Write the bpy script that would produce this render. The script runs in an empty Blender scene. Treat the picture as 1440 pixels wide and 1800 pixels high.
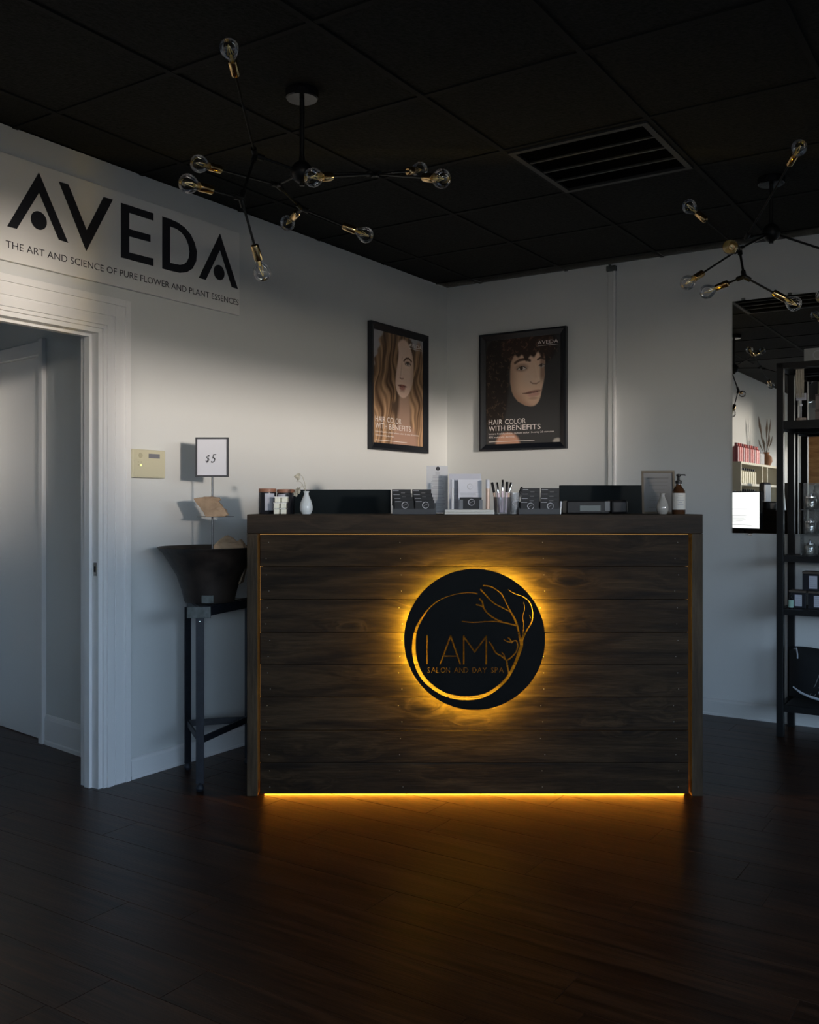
import bpy, bmesh, math, random
import numpy as np
from mathutils import Vector, Matrix
random.seed(7)
sc = bpy.context.scene
col = sc.collection
R = math.radians

# ------------------------------------------------------------------ camera, light, exposure
F = 1673.0; CZ = 1.265; HC = 2.795                     # focal length in px (1440x1800), eye height, ceiling height
cam = bpy.data.cameras.new('camera'); cam_o = bpy.data.objects.new('camera', cam); col.objects.link(cam_o)
cam_o.location = (0, 0, CZ); cam_o.rotation_euler = (R(90), 0, 0)
cam.sensor_fit = 'HORIZONTAL'; cam.sensor_width = 36; cam.lens = 36 * F / 1440
cam.shift_y = -14 / 1440; cam.clip_start = .05
sc.camera = cam_o
sc.view_settings.view_transform = 'Standard'; sc.view_settings.look = 'None'
sc.view_settings.gamma = 1; sc.view_settings.use_curve_mapping = False
sc.view_settings.exposure = 0.22

# wall axes: corner of the two visible walls; U runs along the left wall, V along the right wall
CX, CY = .266, 6.736
U = Vector((-.548, -.8365, 0)); V = Vector((.8365, -.548, 0)); C0 = Vector((CX, CY, 0))
RL = math.atan2(.8365, .548); RR = math.atan2(-.548, .8365)
def ab(a, b, z=0): return C0 + U * a + V * b + Vector((0, 0, z))
AE, BE = 9.5, 6.5                                      # far end wall, shop front

world = bpy.data.worlds.new('world'); sc.world = world; world.use_nodes = True
nt = world.node_tree; nt.nodes.clear()
wo = nt.nodes.new('ShaderNodeOutputWorld'); bg = nt.nodes.new('ShaderNodeBackground')
tc = nt.nodes.new('ShaderNodeTexCoord'); sx = nt.nodes.new('ShaderNodeSeparateXYZ'); rp = nt.nodes.new('ShaderNodeValToRGB')
nt.links.new(tc.outputs['Generated'], sx.inputs[0]); nt.links.new(sx.outputs['Z'], rp.inputs[0])
nt.links.new(rp.outputs[0], bg.inputs[0]); nt.links.new(bg.outputs[0], wo.inputs[0])
e_ = rp.color_ramp.elements
e_[0].position = 0.0; e_[0].color = (.95, .84, .68, 1)         # warm glow along the horizon
e_[1].position = .50; e_[1].color = (.10, .15, .23, 1)
x_ = e_.new(.055); x_.color = (.66, .66, .64, 1); x_ = e_.new(.11); x_.color = (.42, .56, .72, 1); x_ = e_.new(.25); x_.color = (.22, .31, .44, 1)
bg.inputs[1].default_value = 13.5

SUN_DIR = (-(U * .45 + V * .89) + Vector((0, 0, -.0437))).normalized()
sun = bpy.data.lights.new('sun', 'SUN'); sun.energy = 2.1; sun.angle = R(3.0); sun.color = (1.0, .87, .76)
sun_o = bpy.data.objects.new('sun', sun); col.objects.link(sun_o)
sun_o.rotation_euler = SUN_DIR.to_track_quat('-Z', 'Y').to_euler(); sun_o.location = (3, -4, 3)

# ------------------------------------------------------------------ materials
MATS = {}
def mat(name, colr, rough=.6, metal=0, spec=.5, emit=None, es=0, trans=0, ior=1.45, coat=0, alpha=1, noise=None, bump=None, sc3=(1, 1, 1)):
    if name in MATS: return MATS[name]
    m = bpy.data.materials.new(name); m.use_nodes = True; n = m.node_tree; b = n.nodes['Principled BSDF']
    b.inputs['Base Color'].default_value = (*colr, 1); b.inputs['Roughness'].default_value = rough
    b.inputs['Metallic'].default_value = metal; b.inputs['Specular IOR Level'].default_value = spec
    b.inputs['Transmission Weight'].default_value = trans; b.inputs['IOR'].default_value = ior
    b.inputs['Coat Weight'].default_value = coat; b.inputs['Alpha'].default_value = alpha
    if emit: b.inputs['Emission Color'].default_value = (*emit, 1); b.inputs['Emission Strength'].default_value = es
    if noise or bump:
        t = n.nodes.new('ShaderNodeTexCoord'); mp = n.nodes.new('ShaderNodeMapping'); mp.inputs['Scale'].default_value = sc3
        n.links.new(t.outputs['Object'], mp.inputs[0])
    if noise:                                          # (scale, amount)
        ns = n.nodes.new('ShaderNodeTexNoise'); ns.inputs['Scale'].default_value = noise[0]; ns.inputs['Detail'].default_value = 5
        cr = n.nodes.new('ShaderNodeValToRGB'); k = noise[1]
        cr.color_ramp.elements[0].position = .3; cr.color_ramp.elements[1].position = .7
        cr.color_ramp.elements[0].color = (*[c * (1 - k) for c in colr], 1); cr.color_ramp.elements[1].color = (*[min(1, c * (1 + k)) for c in colr], 1)
        n.links.new(mp.outputs[0], ns.inputs['Vector']); n.links.new(ns.outputs[0], cr.inputs[0]); n.links.new(cr.outputs[0], b.inputs['Base Color'])
    if bump:                                           # (scale, strength, distance)
        nb = n.nodes.new('ShaderNodeTexNoise'); nb.inputs['Scale'].default_value = bump[0]; nb.inputs['Detail'].default_value = 6
        bp = n.nodes.new('ShaderNodeBump'); bp.inputs['Strength'].default_value = bump[1]; bp.inputs['Distance'].default_value = bump[2]
        n.links.new(mp.outputs[0], nb.inputs['Vector']); n.links.new(nb.outputs[0], bp.inputs['Height']); n.links.new(bp.outputs[0], b.inputs['Normal'])
    MATS[name] = m
    return m

def wood(name, dark, mid, light, rough, grain=(1.2, 14, 22), knots=True, axis_scale=1.0, bumpd=.0016, spec=.4, rseed=60):
    m = bpy.data.materials.new(name); m.use_nodes = True; n = m.node_tree; b = n.nodes['Principled BSDF']; L = n.links.new
    t = n.nodes.new('ShaderNodeTexCoord'); oi = n.nodes.new('ShaderNodeObjectInfo')
    mu = n.nodes.new('ShaderNodeMath'); mu.operation = 'MULTIPLY'; mu.inputs[1].default_value = rseed
    cb = n.nodes.new('ShaderNodeCombineXYZ'); ad = n.nodes.new('ShaderNodeVectorMath'); ad.operation = 'ADD'
    L(oi.outputs['Random'], mu.inputs[0])
    for i in range(3): L(mu.outputs[0], cb.inputs[i])
    L(t.outputs['Object'], ad.inputs[0]); L(cb.outputs[0], ad.inputs[1])
    src = ad.outputs[0]
    if knots:                                          # grain bends around the knots
        mk = n.nodes.new('ShaderNodeMapping'); mk.inputs['Scale'].default_value = (3.0, 3.0, 8.0); L(ad.outputs[0], mk.inputs[0])
        nz = n.nodes.new('ShaderNodeTexNoise'); nz.inputs['Scale'].default_value = 2.2; L(mk.outputs[0], nz.inputs['Vector'])
        va = n.nodes.new('ShaderNodeVectorMath'); va.operation = 'MULTIPLY_ADD'; va.inputs[1].default_value = (.5, .5, .5); L(nz.outputs['Color'], va.inputs[0]); L(mk.outputs[0], va.inputs[2])
        vo = n.nodes.new('ShaderNodeTexVoronoi'); vo.inputs['Scale'].default_value = .8; L(va.outputs[0], vo.inputs['Vector'])
        mr_ = n.nodes.new('ShaderNodeMapRange'); mr_.interpolation_type = 'SMOOTHSTEP'; mr_.inputs['From Min'].default_value = .0; mr_.inputs['From Max'].default_value = .42; mr_.inputs['To Min'].default_value = .075; mr_.inputs['To Max'].default_value = 0
        L(vo.outputs['Distance'], mr_.inputs[0]); cz_ = n.nodes.new('ShaderNodeCombineXYZ'); L(mr_.outputs[0], cz_.inputs[2]); L(mr_.outputs[0], cz_.inputs[1])
        ad2 = n.nodes.new('ShaderNodeVectorMath'); ad2.operation = 'ADD'; L(ad.outputs[0], ad2.inputs[0]); L(cz_.outputs[0], ad2.inputs[1]); src = ad2.outputs[0]
    mp = n.nodes.new('ShaderNodeMapping'); mp.inputs['Scale'].default_value = grain; L(src, mp.inputs[0])
    n1 = n.nodes.new('ShaderNodeTexNoise'); n1.inputs['Scale'].default_value = 1.6; n1.inputs['Detail'].default_value = 8; n1.inputs['Distortion'].default_value = 1.1
    L(mp.outputs[0], n1.inputs['Vector'])
    cr = n.nodes.new('ShaderNodeValToRGB'); e = cr.color_ramp.elements
    e[0].position = .30; e[0].color = (*dark, 1); e[1].position = .72; e[1].color = (*light, 1)
    x = e.new(.5); x.color = (*mid, 1)
    L(n1.outputs[0], cr.inputs[0]); out = cr.outputs[0]
    mp2 = n.nodes.new('ShaderNodeMapping'); mp2.inputs['Scale'].default_value = tuple(g * 5 for g in grain); L(ad.outputs[0], mp2.inputs[0])
    n2 = n.nodes.new('ShaderNodeTexNoise'); n2.inputs['Scale'].default_value = 2.4; n2.inputs['Detail'].default_value = 4; L(mp2.outputs[0], n2.inputs['Vector'])
    mx = n.nodes.new('ShaderNodeMix'); mx.data_type = 'RGBA'; mx.blend_type = 'MULTIPLY'; mx.inputs['Factor'].default_value = .7
    c2 = n.nodes.new('ShaderNodeValToRGB'); c2.color_ramp.elements[0].position = .35; c2.color_ramp.elements[0].color = (.62, .62, .62, 1); c2.color_ramp.elements[1].position = .6
    L(n2.outputs[0], c2.inputs[0]); L(out, mx.inputs['A']); L(c2.outputs[0], mx.inputs['B']); out = mx.outputs['Result']
    if knots:
        ck = n.nodes.new('ShaderNodeValToRGB'); ck.color_ramp.elements[0].position = .04; ck.color_ramp.elements[0].color = (.28, .26, .26, 1); ck.color_ramp.elements[1].position = .15; ck.color_ramp.elements[1].color = (1, 1, 1, 1)
        L(vo.outputs['Distance'], ck.inputs[0])
        m3 = n.nodes.new('ShaderNodeMix'); m3.data_type = 'RGBA'; m3.blend_type = 'MULTIPLY'; m3.inputs['Factor'].default_value = 1
        L(out, m3.inputs['A']); L(ck.outputs[0], m3.inputs['B']); out = m3.outputs['Result']
    L(out, b.inputs['Base Color'])
    bp = n.nodes.new('ShaderNodeBump'); bp.inputs['Strength'].default_value = .6; bp.inputs['Distance'].default_value = bumpd
    L(n2.outputs[0], bp.inputs['Height']); L(bp.outputs[0], b.inputs['Normal'])
    b.inputs['Roughness'].default_value = rough; b.inputs['Specular IOR Level'].default_value = spec
    MATS[name] = m
    return m

M_wall = mat('painted_plaster', (.62, .635, .625), .62, bump=(160, .12, .002), noise=(1.3, .02), spec=.3)
M_trim = mat('satin_trim_paint', (.74, .745, .74), .38)
M_tile = mat('black_fissured_tile', (.018, .0185, .0165), .9, noise=(60, .35), bump=(95, .9, .006), spec=.25)
M_grid = mat('black_grid_paint', (.011, .0113, .0104), .7, spec=.2)
M_black = mat('black_metal', (.005, .0055, .006), .42, spec=.3)
M_iron = mat('dark_flat_iron', (.012, .014, .020), .5, noise=(20, .4))
M_worn = mat('worn_painted_iron', (.075, .085, .08), .55, noise=(30, .5))
M_brass = mat('polished_brass', (.78, .52, .24), .16, metal=1)
M_glassb = mat('clear_bulb_glass', (1, 1, 1), .0, trans=1, ior=1.35)
M_fil = mat('led_filament', (.85, .66, .22), .5)
M_acryl = mat('clear_acrylic', (.95, .96, .97), .03, trans=1, ior=1.2)
M_mirror = mat('mirror_silver', (.86, .88, .86), .01, metal=1)
M_white = mat('white_paper', (.62, .63, .68), .6)
M_sheet = mat('lavender_paper', (.46, .47, .53), .6)
M_ink = mat('black_ink', (.012, .013, .018), .55)
M_grey = mat('grey_ink', (.28, .29, .32), .6)
M_pink = mat('white_print_ink', (.86, .80, .76), .5)
M_signb = mat('matte_sign_board', (.72, .72, .70), .5)
M_kraft = mat('kraft_paper', (.36, .25, .16), .8, noise=(14, .3), bump=(28, .8, .01))
M_hopper = mat('rusted_hopper_steel', (.020, .014, .011), .55, noise=(12, .7), bump=(30, .5, .004))
M_disc = mat('blackened_sign_steel', (.0040, .0037, .0031), .55, noise=(8, .3), spec=.1)
M_ledS = mat('sign_led', (1, .7, .2), .5, emit=(1.0, .62, .03), es=460)
M_ledS2 = mat('sign_led_dim', (1, .7, .2), .5, emit=(1.0, .62, .03), es=200)
M_ledF = mat('floor_led', (1, .6, .2), .5, emit=(1.0, .31, .02), es=75)
M_ledP = mat('frame_led', (1, .6, .2), .5, emit=(1.0, .50, .12), es=.55)
M_plank = wood('stained_pine_board', (.0095, .0050, .0021), (.0250, .0142, .0062), (.049, .030, .0145), .55, grain=(1.3, 10, 13), spec=.12)
M_beam = wood('stained_pine_beam', (.0165, .0098, .0052), (.029, .0180, .0098), (.047, .031, .0180), .6, grain=(1.3, 10, 13), spec=.2)
M_post = wood('stained_pine_post', (.028, .0175, .0085), (.050, .0325, .0165), (.074, .051, .028), .6, grain=(14, 22, 1.2), knots=False, spec=.2)
M_floor = wood('dark_oak_laminate', (.0125, .0048, .0023), (.034, .0132, .0058), (.070, .029, .0125), .34, grain=(1.0, 16, 16), knots=False, bumpd=.0008, spec=.2)
M_gap = mat('floor_joint', (.004, .003, .002), .8)
M_beige = mat('beige_plastic', (.56, .53, .38), .5)
M_green = mat('green_led', (.6, .9, .1), .5, emit=(.7, 1, .15), es=2.5)
M_lcd = mat('lcd_glass', (.17, .17, .19), .25)
M_ceram = mat('white_ceramic', (.62, .67, .69), .18)
M_dry = mat('dried_petal', (.44, .42, .34), .8, noise=(60, .4))
M_screenb = mat('black_gloss_plastic', (.006, .010, .012), .55, spec=.08)
M_bezel = mat('black_plastic', (.006, .006, .007), .45, spec=.3)
M_screen = mat('lit_screen', (.9, .9, .9), .4, emit=(1, 1, 1), es=1.1)
M_cop = mat('copper_lid', (.30, .135, .08), .5)
M_jar = mat('smoked_jar', (.020, .021, .026), .2)
M_wax = mat('cream_wax', (.80, .80, .68), .45)
M_gold = mat('aged_gilt', (.075, .058, .036), .5, metal=.2)
M_amber = mat('amber_glass', (.05, .022, .010), .1, coat=.5)
M_sil = mat('silver_print', (.42, .42, .44), .4)
M_peach = mat('peach_gloss_tube', (.66, .47, .36), .25)
M_lilac = mat('lilac_gloss_tube', (.62, .50, .56), .25)
M_cap = mat('silver_cap', (.85, .85, .85), .12, metal=1)
M_chrome = mat('chrome', (.7, .7, .7), .15, metal=1)
M_red = mat('coral_bottle', (.62, .09, .09), .35)
M_redd = mat('plum_bottle', (.26, .07, .09), .35)
M_cream = mat('cream_bottle', (.72, .66, .46), .4)
M_tan = mat('amber_tan_bottle', (.55, .30, .15), .4)
M_oak = wood('orange_oak_panel', (.30, .13, .04), (.42, .20, .07), (.52, .27, .10), .45, grain=(1, 14, 8), knots=False)
M_shelfw = mat('cream_shelf_paint', (.72, .66, .52), .5)
M_mint = mat('mint_label', (.35, .55, .46), .5)
M_cloth = mat('black_canvas', (.010, .012, .014), .9, bump=(180, .5, .002))
M_strip = mat('pale_piping', (.42, .46, .50), .7)
M_vinyl = mat('black_vinyl', (.012, .012, .016), .35)
M_kbox = mat('taupe_carton', (.17, .14, .125), .7)
M_asph = mat('pavement', (.10, .10, .10), .9)

def thin_glass(name, tint, k=1.0, rough=.03, base=.03, haze=None):
    m = bpy.data.materials.new(name); m.use_nodes = True; n = m.node_tree; n.nodes.clear(); L = n.links.new
    o = n.nodes.new('ShaderNodeOutputMaterial'); t = n.nodes.new('ShaderNodeBsdfTransparent'); t.inputs[0].default_value = (*tint, 1)
    g = n.nodes.new('ShaderNodeBsdfGlossy'); g.inputs['Roughness'].default_value = rough
    f = n.nodes.new('ShaderNodeLayerWeight'); f.inputs[0].default_value = .35; mu = n.nodes.new('ShaderNodeMath'); mu.operation = 'MULTIPLY_ADD'; mu.inputs[1].default_value = k; mu.inputs[2].default_value = base; mu.use_clamp = True
    L(f.outputs['Fresnel'], mu.inputs[0]); mx = n.nodes.new('ShaderNodeMixShader'); L(mu.outputs[0], mx.inputs[0]); L(t.outputs[0], mx.inputs[1]); L(g.outputs[0], mx.inputs[2]); out = mx
    if haze:
        d = n.nodes.new('ShaderNodeBsdfDiffuse'); d.inputs[0].default_value = (*haze[0], 1); m2 = n.nodes.new('ShaderNodeMixShader'); m2.inputs[0].default_value = haze[1]
        L(mx.outputs[0], m2.inputs[1]); L(d.outputs[0], m2.inputs[2]); out = m2
    L(out.outputs[0], o.inputs[0]); MATS[name] = m
    return m
M_glassb = thin_glass('thin_bulb_glass', (.95, .95, .95), .8, .02, .04)
M_acryl = thin_glass('thin_acrylic', (.90, .91, .92), .9, .03, .05, ((.6, .6, .62), .06))

# ------------------------------------------------------------------ mesh helpers
class MB:
    def __init__(s): s.bm = bmesh.new()
    def box(s, x0, x1, y0, y1, z0, z1, bev=0, mtx=None):
        r = bmesh.ops.create_cube(s.bm, size=1)
        vs = r['verts']
        for v in vs: v.co = Vector(((x0 + x1) / 2 + v.co.x * (x1 - x0), (y0 + y1) / 2 + v.co.y * (y1 - y0), (z0 + z1) / 2 + v.co.z * (z1 - z0)))
        if mtx: bmesh.ops.transform(s.bm, matrix=mtx, verts=vs)
        if bev:
            ed = list({e for v in vs for e in v.link_edges}); bmesh.ops.bevel(s.bm, geom=ed, offset=bev, segments=2, affect='EDGES', profile=.5)
        return s
    def prism(s, pts, y0, y1, plane='xz', holes=None):
        def mk(p, d): return (p[0], d, p[1]) if plane == 'xz' else (p[0], p[1], d)
        a = [s.bm.verts.new(mk(p, y0)) for p in pts]; b = [s.bm.verts.new(mk(p, y1)) for p in pts]
        n = len(pts)
        for i in range(n): s.bm.faces.new((a[i], a[(i + 1) % n], b[(i + 1) % n], b[i]))
        from mathutils.geometry import tessellate_polygon
        for tr_ in tessellate_polygon([[Vector((p[0], p[1], 0)) for p in pts]]):
            for ring in (a, b): s.bm.faces.new([ring[i] for i in tr_])
        return s
    def ring(s, outer, inner, y0, y1):             # equal-length loops in xz
        n = len(outer); vs = [[s.bm.verts.new((p[0], d, p[1])) for p in lp] for lp in (outer, inner) for d in (y0, y1)]
        o0, o1, i0, i1 = vs
        for k in range(n):
            j = (k + 1) % n
            for q in ((o0[k], o0[j], o1[j], o1[k]), (i0[j], i0[k], i1[k], i1[j]), (o0[j], o0[k], i0[k], i0[j]), (o1[k], o1[j], i1[j], i1[k])): s.bm.faces.new(q)
        return s
    def tube(s, pts, rad, n=10, caps=True):
        pts = [Vector(p) for p in pts]; rad = rad if isinstance(rad, (list, tuple)) else [rad] * len(pts)
        rings = []; up = None
        for i, p in enumerate(pts):
            d = (pts[min(i + 1, len(pts) - 1)] - pts[max(i - 1, 0)]).normalized()
            if up is None: up = d.orthogonal().normalized()
            else: up = (up - d * up.dot(d)).normalized()
            w = d.cross(up)
            rings.append([s.bm.verts.new(p + (up * math.cos(2 * math.pi * k / n) + w * math.sin(2 * math.pi * k / n)) * rad[i]) for k in range(n)])
        for a, b in zip(rings, rings[1:]):
            for k in range(n): s.bm.faces.new((a[k], a[(k + 1) % n], b[(k + 1) % n], b[k]))
        if caps: s.bm.faces.new(rings[0][::-1]); s.bm.faces.new(rings[-1])
        return s
    def lathe(s, prof, n=24, mtx=None):            # profile of (r, z)
        vs0 = []; rings = []
        for r, z in prof:
            if r < 1e-6: rg = [s.bm.verts.new((0, 0, z))]
            else: rg = [s.bm.verts.new((r * math.cos(2 * math.pi * k / n), r * math.sin(2 * math.pi * k / n), z)) for k in range(n)]
            rings.append(rg); vs0 += rg
        for a, b in zip(rings, rings[1:]):
            for k in range(n):
                j = (k + 1) % n
                if len(a) == 1 and len(b) == 1: continue
                if len(a) == 1: s.bm.faces.new((a[0], b[j], b[k]))
                elif len(b) == 1: s.bm.faces.new((a[k], a[j], b[0]))
                else: s.bm.faces.new((a[k], a[j], b[j], b[k]))
        if mtx: bmesh.ops.transform(s.bm, matrix=mtx, verts=vs0)
        return s
    def build(s, name, m, parent=None, smooth=False, loc=None, rot=None):
        bmesh.ops.recalc_face_normals(s.bm, faces=s.bm.faces)
        me = bpy.data.meshes.new(name); s.bm.to_mesh(me); s.bm.free()
        if smooth:
            for p in me.polygons: p.use_smooth = True
            me.set_sharp_from_angle(angle=R(38))
        me.materials.append(m)
        o = bpy.data.objects.new(name, me); col.objects.link(o)
        if parent: o.parent = parent
        if loc is not None: o.location = loc
        if rot is not None: o.rotation_euler = rot
        return o

def tag(o, label=None, cat=None, group=None, kind=None):
    if label: o['label'] = label
    if cat: o['category'] = cat
    if group: o['group'] = group
    if kind: o['kind'] = kind
    return o
def thing(name, label, cat, loc=(0, 0, 0), rz=0, group=None):
    o = bpy.data.objects.new(name, None); col.objects.link(o); o.empty_display_size = .05
    o.location = loc; o.rotation_euler = (0, 0, rz)
    return tag(o, label, cat, group)
def copy_tree(o, loc=None, rz=None, label=None, parent=None):
    c = o.copy(); col.objects.link(c); c.parent = parent
    if loc is not None: c.location = loc
    if rz is not None: c.rotation_euler.z = rz
    if label: c['label'] = label
    for ch in list(o.children): copy_tree(ch, parent=c)
    return c
def text(body, name, m, parent, x, z, y, h, w=None, ext=.0004, align='LEFT', shear=0, rotx=R(90)):
    cu = bpy.data.curves.new(name, 'FONT'); cu.body = body; cu.size = 1; cu.extrude = 0; cu.align_x = align; cu.shear = shear; cu.resolution_u = 3
    t = bpy.data.objects.new(name, cu); col.objects.link(t); bpy.context.view_layer.update()
    me = bpy.data.meshes.new_from_object(t.evaluated_get(bpy.context.evaluated_depsgraph_get()))
    bpy.data.objects.remove(t)
    xs = [v.co.x for v in me.vertices]; ys = [v.co.y for v in me.vertices]
    if not xs: return None
    x0, x1, y1 = min(xs), max(xs), max(ys)
    sx_ = (w / (x1 - x0)) if w else h / y1
    for v in me.vertices:
        bx = (v.co.x - (x0 if align == 'LEFT' else (x0 + x1) / 2)) * sx_
        v.co = Vector((x + bx, y, z + v.co.y * h / y1))
    me.materials.append(m)
    o = bpy.data.objects.new(name, me); col.objects.link(o); o.parent = parent
    return o
def P(px, py, d): return Vector(((px - 720) / F * d, d, CZ + (886 - py) / F * d))
def onL(px, py):                                    # (x, z) on the left wall, x = -distance from corner
    t = (px - 720) / F; s = (CX - t * CY) / (t * U.y - U.x); return (-s, CZ + (886 - py) / F * (CY + s * U.y))

# ------------------------------------------------------------------ room shell
WT = .12
def struct(mb, name, m, loc=(0, 0, 0), rz=0, parent=None):
    o = mb.build(name, m, parent, loc=loc, rot=(0, 0, rz))
    if not parent: o['kind'] = 'structure'
    return o
# left wall (local x = -a, y outwards)
DX0, DX1, DZ = -3.86, -2.985, 2.045
m = MB(); m.box(DX1, 0.12, 0, WT, 0, HC); m.box(-4.6, DX0, 0, WT, 0, HC); m.box(DX0, DX1, 0, WT, DZ, HC)
m.box(-AE - .12, -4.6, -.617, -.497, 0, HC); m.box(-4.6, -4.48, -.617, 0, 0, HC)
struct(m, 'wall_left', M_wall, C0, RL)
m = MB(); m.box(0, BE, 0, WT, 0, HC); struct(m, 'wall_right', M_wall, C0, RR)
E0, E1, EZ0, EZ1 = 2.3, 6.1, .30, 2.20                 # window in the end wall, behind the camera
m = MB(); m.box(.617, E0, 0, WT, 0, HC); m.box(E1, BE + .12, 0, WT, 0, HC); m.box(E0, E1, 0, WT, 0, EZ0); m.box(E0, E1, 0, WT, EZ1, HC)
struct(m, 'wall_end', M_wall, ab(AE + .12, 0), RR)
m = MB(); m.box(E0, E1, .03, .08, EZ0, EZ0 + .04); m.box(E0, E1, .03, .08, EZ1 - .04, EZ1); m.box(E0, E0 + .04, .03, .08, EZ0 + .04, EZ1 - .04); m.box(E1 - .04, E1, .03, .08, EZ0 + .04, EZ1 - .04)
struct(m, 'window_3', M_black, ab(AE + .12, 0), RR)
pl = bpy.data.lights.new('window_portal', 'AREA'); pl.shape = 'RECTANGLE'; pl.size = E1 - E0; pl.size_y = EZ1 - EZ0; pl.cycles.is_portal = True
po = bpy.data.objects.new('window_portal', pl); col.objects.link(po); po.location = ab(AE + .16, (E0 + E1) / 2, (EZ0 + EZ1) / 2)
po.rotation_euler = (-U).to_track_quat('-Z', 'Z').to_euler()
# shop front: sill, piers, head
m = MB()
W = [(2.58, 6.28, .30, 2.24), (6.41, 9.2, .30, 2.72)]     # openings (a0, a1, z0, z1)
m.box(-AE, 0, 0, WT, 0, .30); m.box(-2.58, 0, 0, WT, .30, HC); m.box(-6.28, -2.58, 0, WT, 2.24, HC); m.box(-6.41, -6.28, 0, WT, .30, HC)
m.box(-9.2, -6.41, 0, WT, 2.72, HC); m.box(-AE, -9.2, 0, WT, .30, HC)
struct(m, 'wall_front', M_wall, ab(0, BE), RL)
for i, (a0, a1, z0, z1) in enumerate(W):
    m = MB()
    m.box(-a1, -a0, .03, .08, z0, z0 + .04); m.box(-a1, -a0, .03, .08, z1 - .04, z1); m.box(-a1, -a1 + .04, .03, .08, z0 + .04, z1 - .04); m.box(-a0 - .04, -a0, .03, .08, z0 + .04, z1 - .04)
    struct(m, 'window_%d' % (i + 1), M_black, ab(0, BE), RL)
    pl = bpy.data.lights.new('window_portal', 'AREA'); pl.shape = 'RECTANGLE'; pl.size = a1 - a0; pl.size_y = z1 - z0; pl.cycles.is_portal = True
    po = bpy.data.objects.new('window_portal', pl); col.objects.link(po); po.location = ab((a0 + a1) / 2, BE + .15, (z0 + z1) / 2)
    po.rotation_euler = (-V).to_track_quat('-Z', 'Z').to_euler()
m = MB(); m.box(-60, 60, -60, 60, -.20, -.14); struct(m, 'pavement', M_asph, ab(0, BE), RL)

m = MB(); m.box(-26, 14, -5.4, -5, -.14, 1.84); struct(m, 'light_block_street', M_asph, ab(0, BE), RL)          # added unseen barrier: stops low sun and horizon glow reaching the lower walls
m = MB(); m.box(-8, 11.4, 0, .4, -.14, 1.84); struct(m, 'light_block_yard', M_asph, ab(AE + 5.4, 0), RR)  # added out of view, blocks the horizon glow through the end window

# floor slab and boards
m = MB(); m.box(-AE - .2, .2, -BE - .2, 1.6, -.12, -.012); fl = struct(m, 'floor', M_gap, C0, RL)
PW, PL = .178, 1.24
pm = MB().box(0, PL - .0012, 0, PW - .0012, -.012, 0, bev=.0008).build('plank', M_floor, fl)
mesh_plank = pm.data; bpy.data.objects.remove(pm)
# boards run along V (viewer's right along the right wall); local floor axes: x=-a, y=-b outwards
cnt = 0
for i in range(-1, 34):
    off = random.uniform(0, PL)
    for j in range(-2, 6):
        a = i * PW; b = j * PL + off - PL
        c = ab(a + PW / 2, b + PL / 2)
        if c.y < 1.7 or c.y > 7.4 or abs(c.x) > .46 * c.y + .75: continue
        o = bpy.data.objects.new('plank', mesh_plank); col.objects.link(o); o.parent = fl
        # local frame: board x axis = +b direction = -y local; board y axis = a direction = -x local
        o.location = (-a - PW, -b, 0); o.rotation_euler = (0, 0, R(-90)); cnt += 1
m = MB(); m.box(-AE - .1, .1, -BE - .1, 1.5, -.0115, -.0035)
o = m.build('underlay', M_floor, fl)

# ceiling: grid bars, tiles, vent
m = MB(); m.box(-AE - .1, .12, -BE - .12, .12, HC + .012, HC + .09); ce = struct(m, 'ceiling', M_grid, C0, RL)
TA, TB = .655, .64; A0, B0 = .145, .272
g = MB()
for i in range(0, 8):
    a = A0 + i * TA; g.box(-a - .012, -a + .012, -5.4, 0, HC - .004, HC + .006)
for j in range(0, 9):
    b = B0 + j * TB; g.box(-5, 0, -b - .0115, -b + .0115, HC - .005, HC + .0055)
o = g.build('grid_bars', M_grid, ce)
tm = MB().box(-TA / 2 + .008, TA / 2 - .008, -TB / 2 + .008, TB / 2 - .008, HC + .002, HC + .0118, bev=.0015).build('ceiling_tile', M_tile, ce)
mesh_tile = tm.data; bpy.data.objects.remove(tm)
VENT = (2, 2)
for i in range(-1, 7):
    for j in range(-1, 8):
        if (i, j) == VENT: continue
        o = bpy.data.objects.new('ceiling_tile', mesh_tile); col.objects.link(o); o.parent = ce
        ca, cb_ = A0 + (i + .5) * TA, B0 + (j + .5) * TB
        sx_, sy_ = 1, 1
        if i == -1: ca = A0 / 2; sx_ = (A0) / TA * .9
        if j == -1: cb_ = B0 / 2; sy_ = (B0) / TB * .95
        o.location = (-ca, -cb_, 0); o.scale = (sx_, sy_, 1)
vc = ab(A0 + 2.5 * TA, B0 + 2.5 * TB, HC)
vt = thing('ceiling_vent', 'black square return air grille with four louvred bays set in the dark ceiling', 'air vent', vc, RL)
m = MB(); h = .31; w_ = .285
m.box(-h, h, -h, -w_, -.012, .006); m.box(-h, h, w_, h, -.012, .006); m.box(-h, -w_, -w_, w_, -.012, .006); m.box(w_, h, -w_, w_, -.012, .006)
m.build('vent_frame', mat('vent_paint', (.030, .030, .028), .5), vt)
MB().box(-w_, w_, -w_, w_, .006, .0115).build('backing', mat('duct_dark', (.002, .002, .002), .9), vt)
for k in (-1, 0, 1):
    MB().box(k * .142 - .007, k * .142 + .007, -w_, w_, -.010, .002).build('divider_bar', mat('vent_bar', (.035, .035, .032), .5), vt)
lm = None
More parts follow.
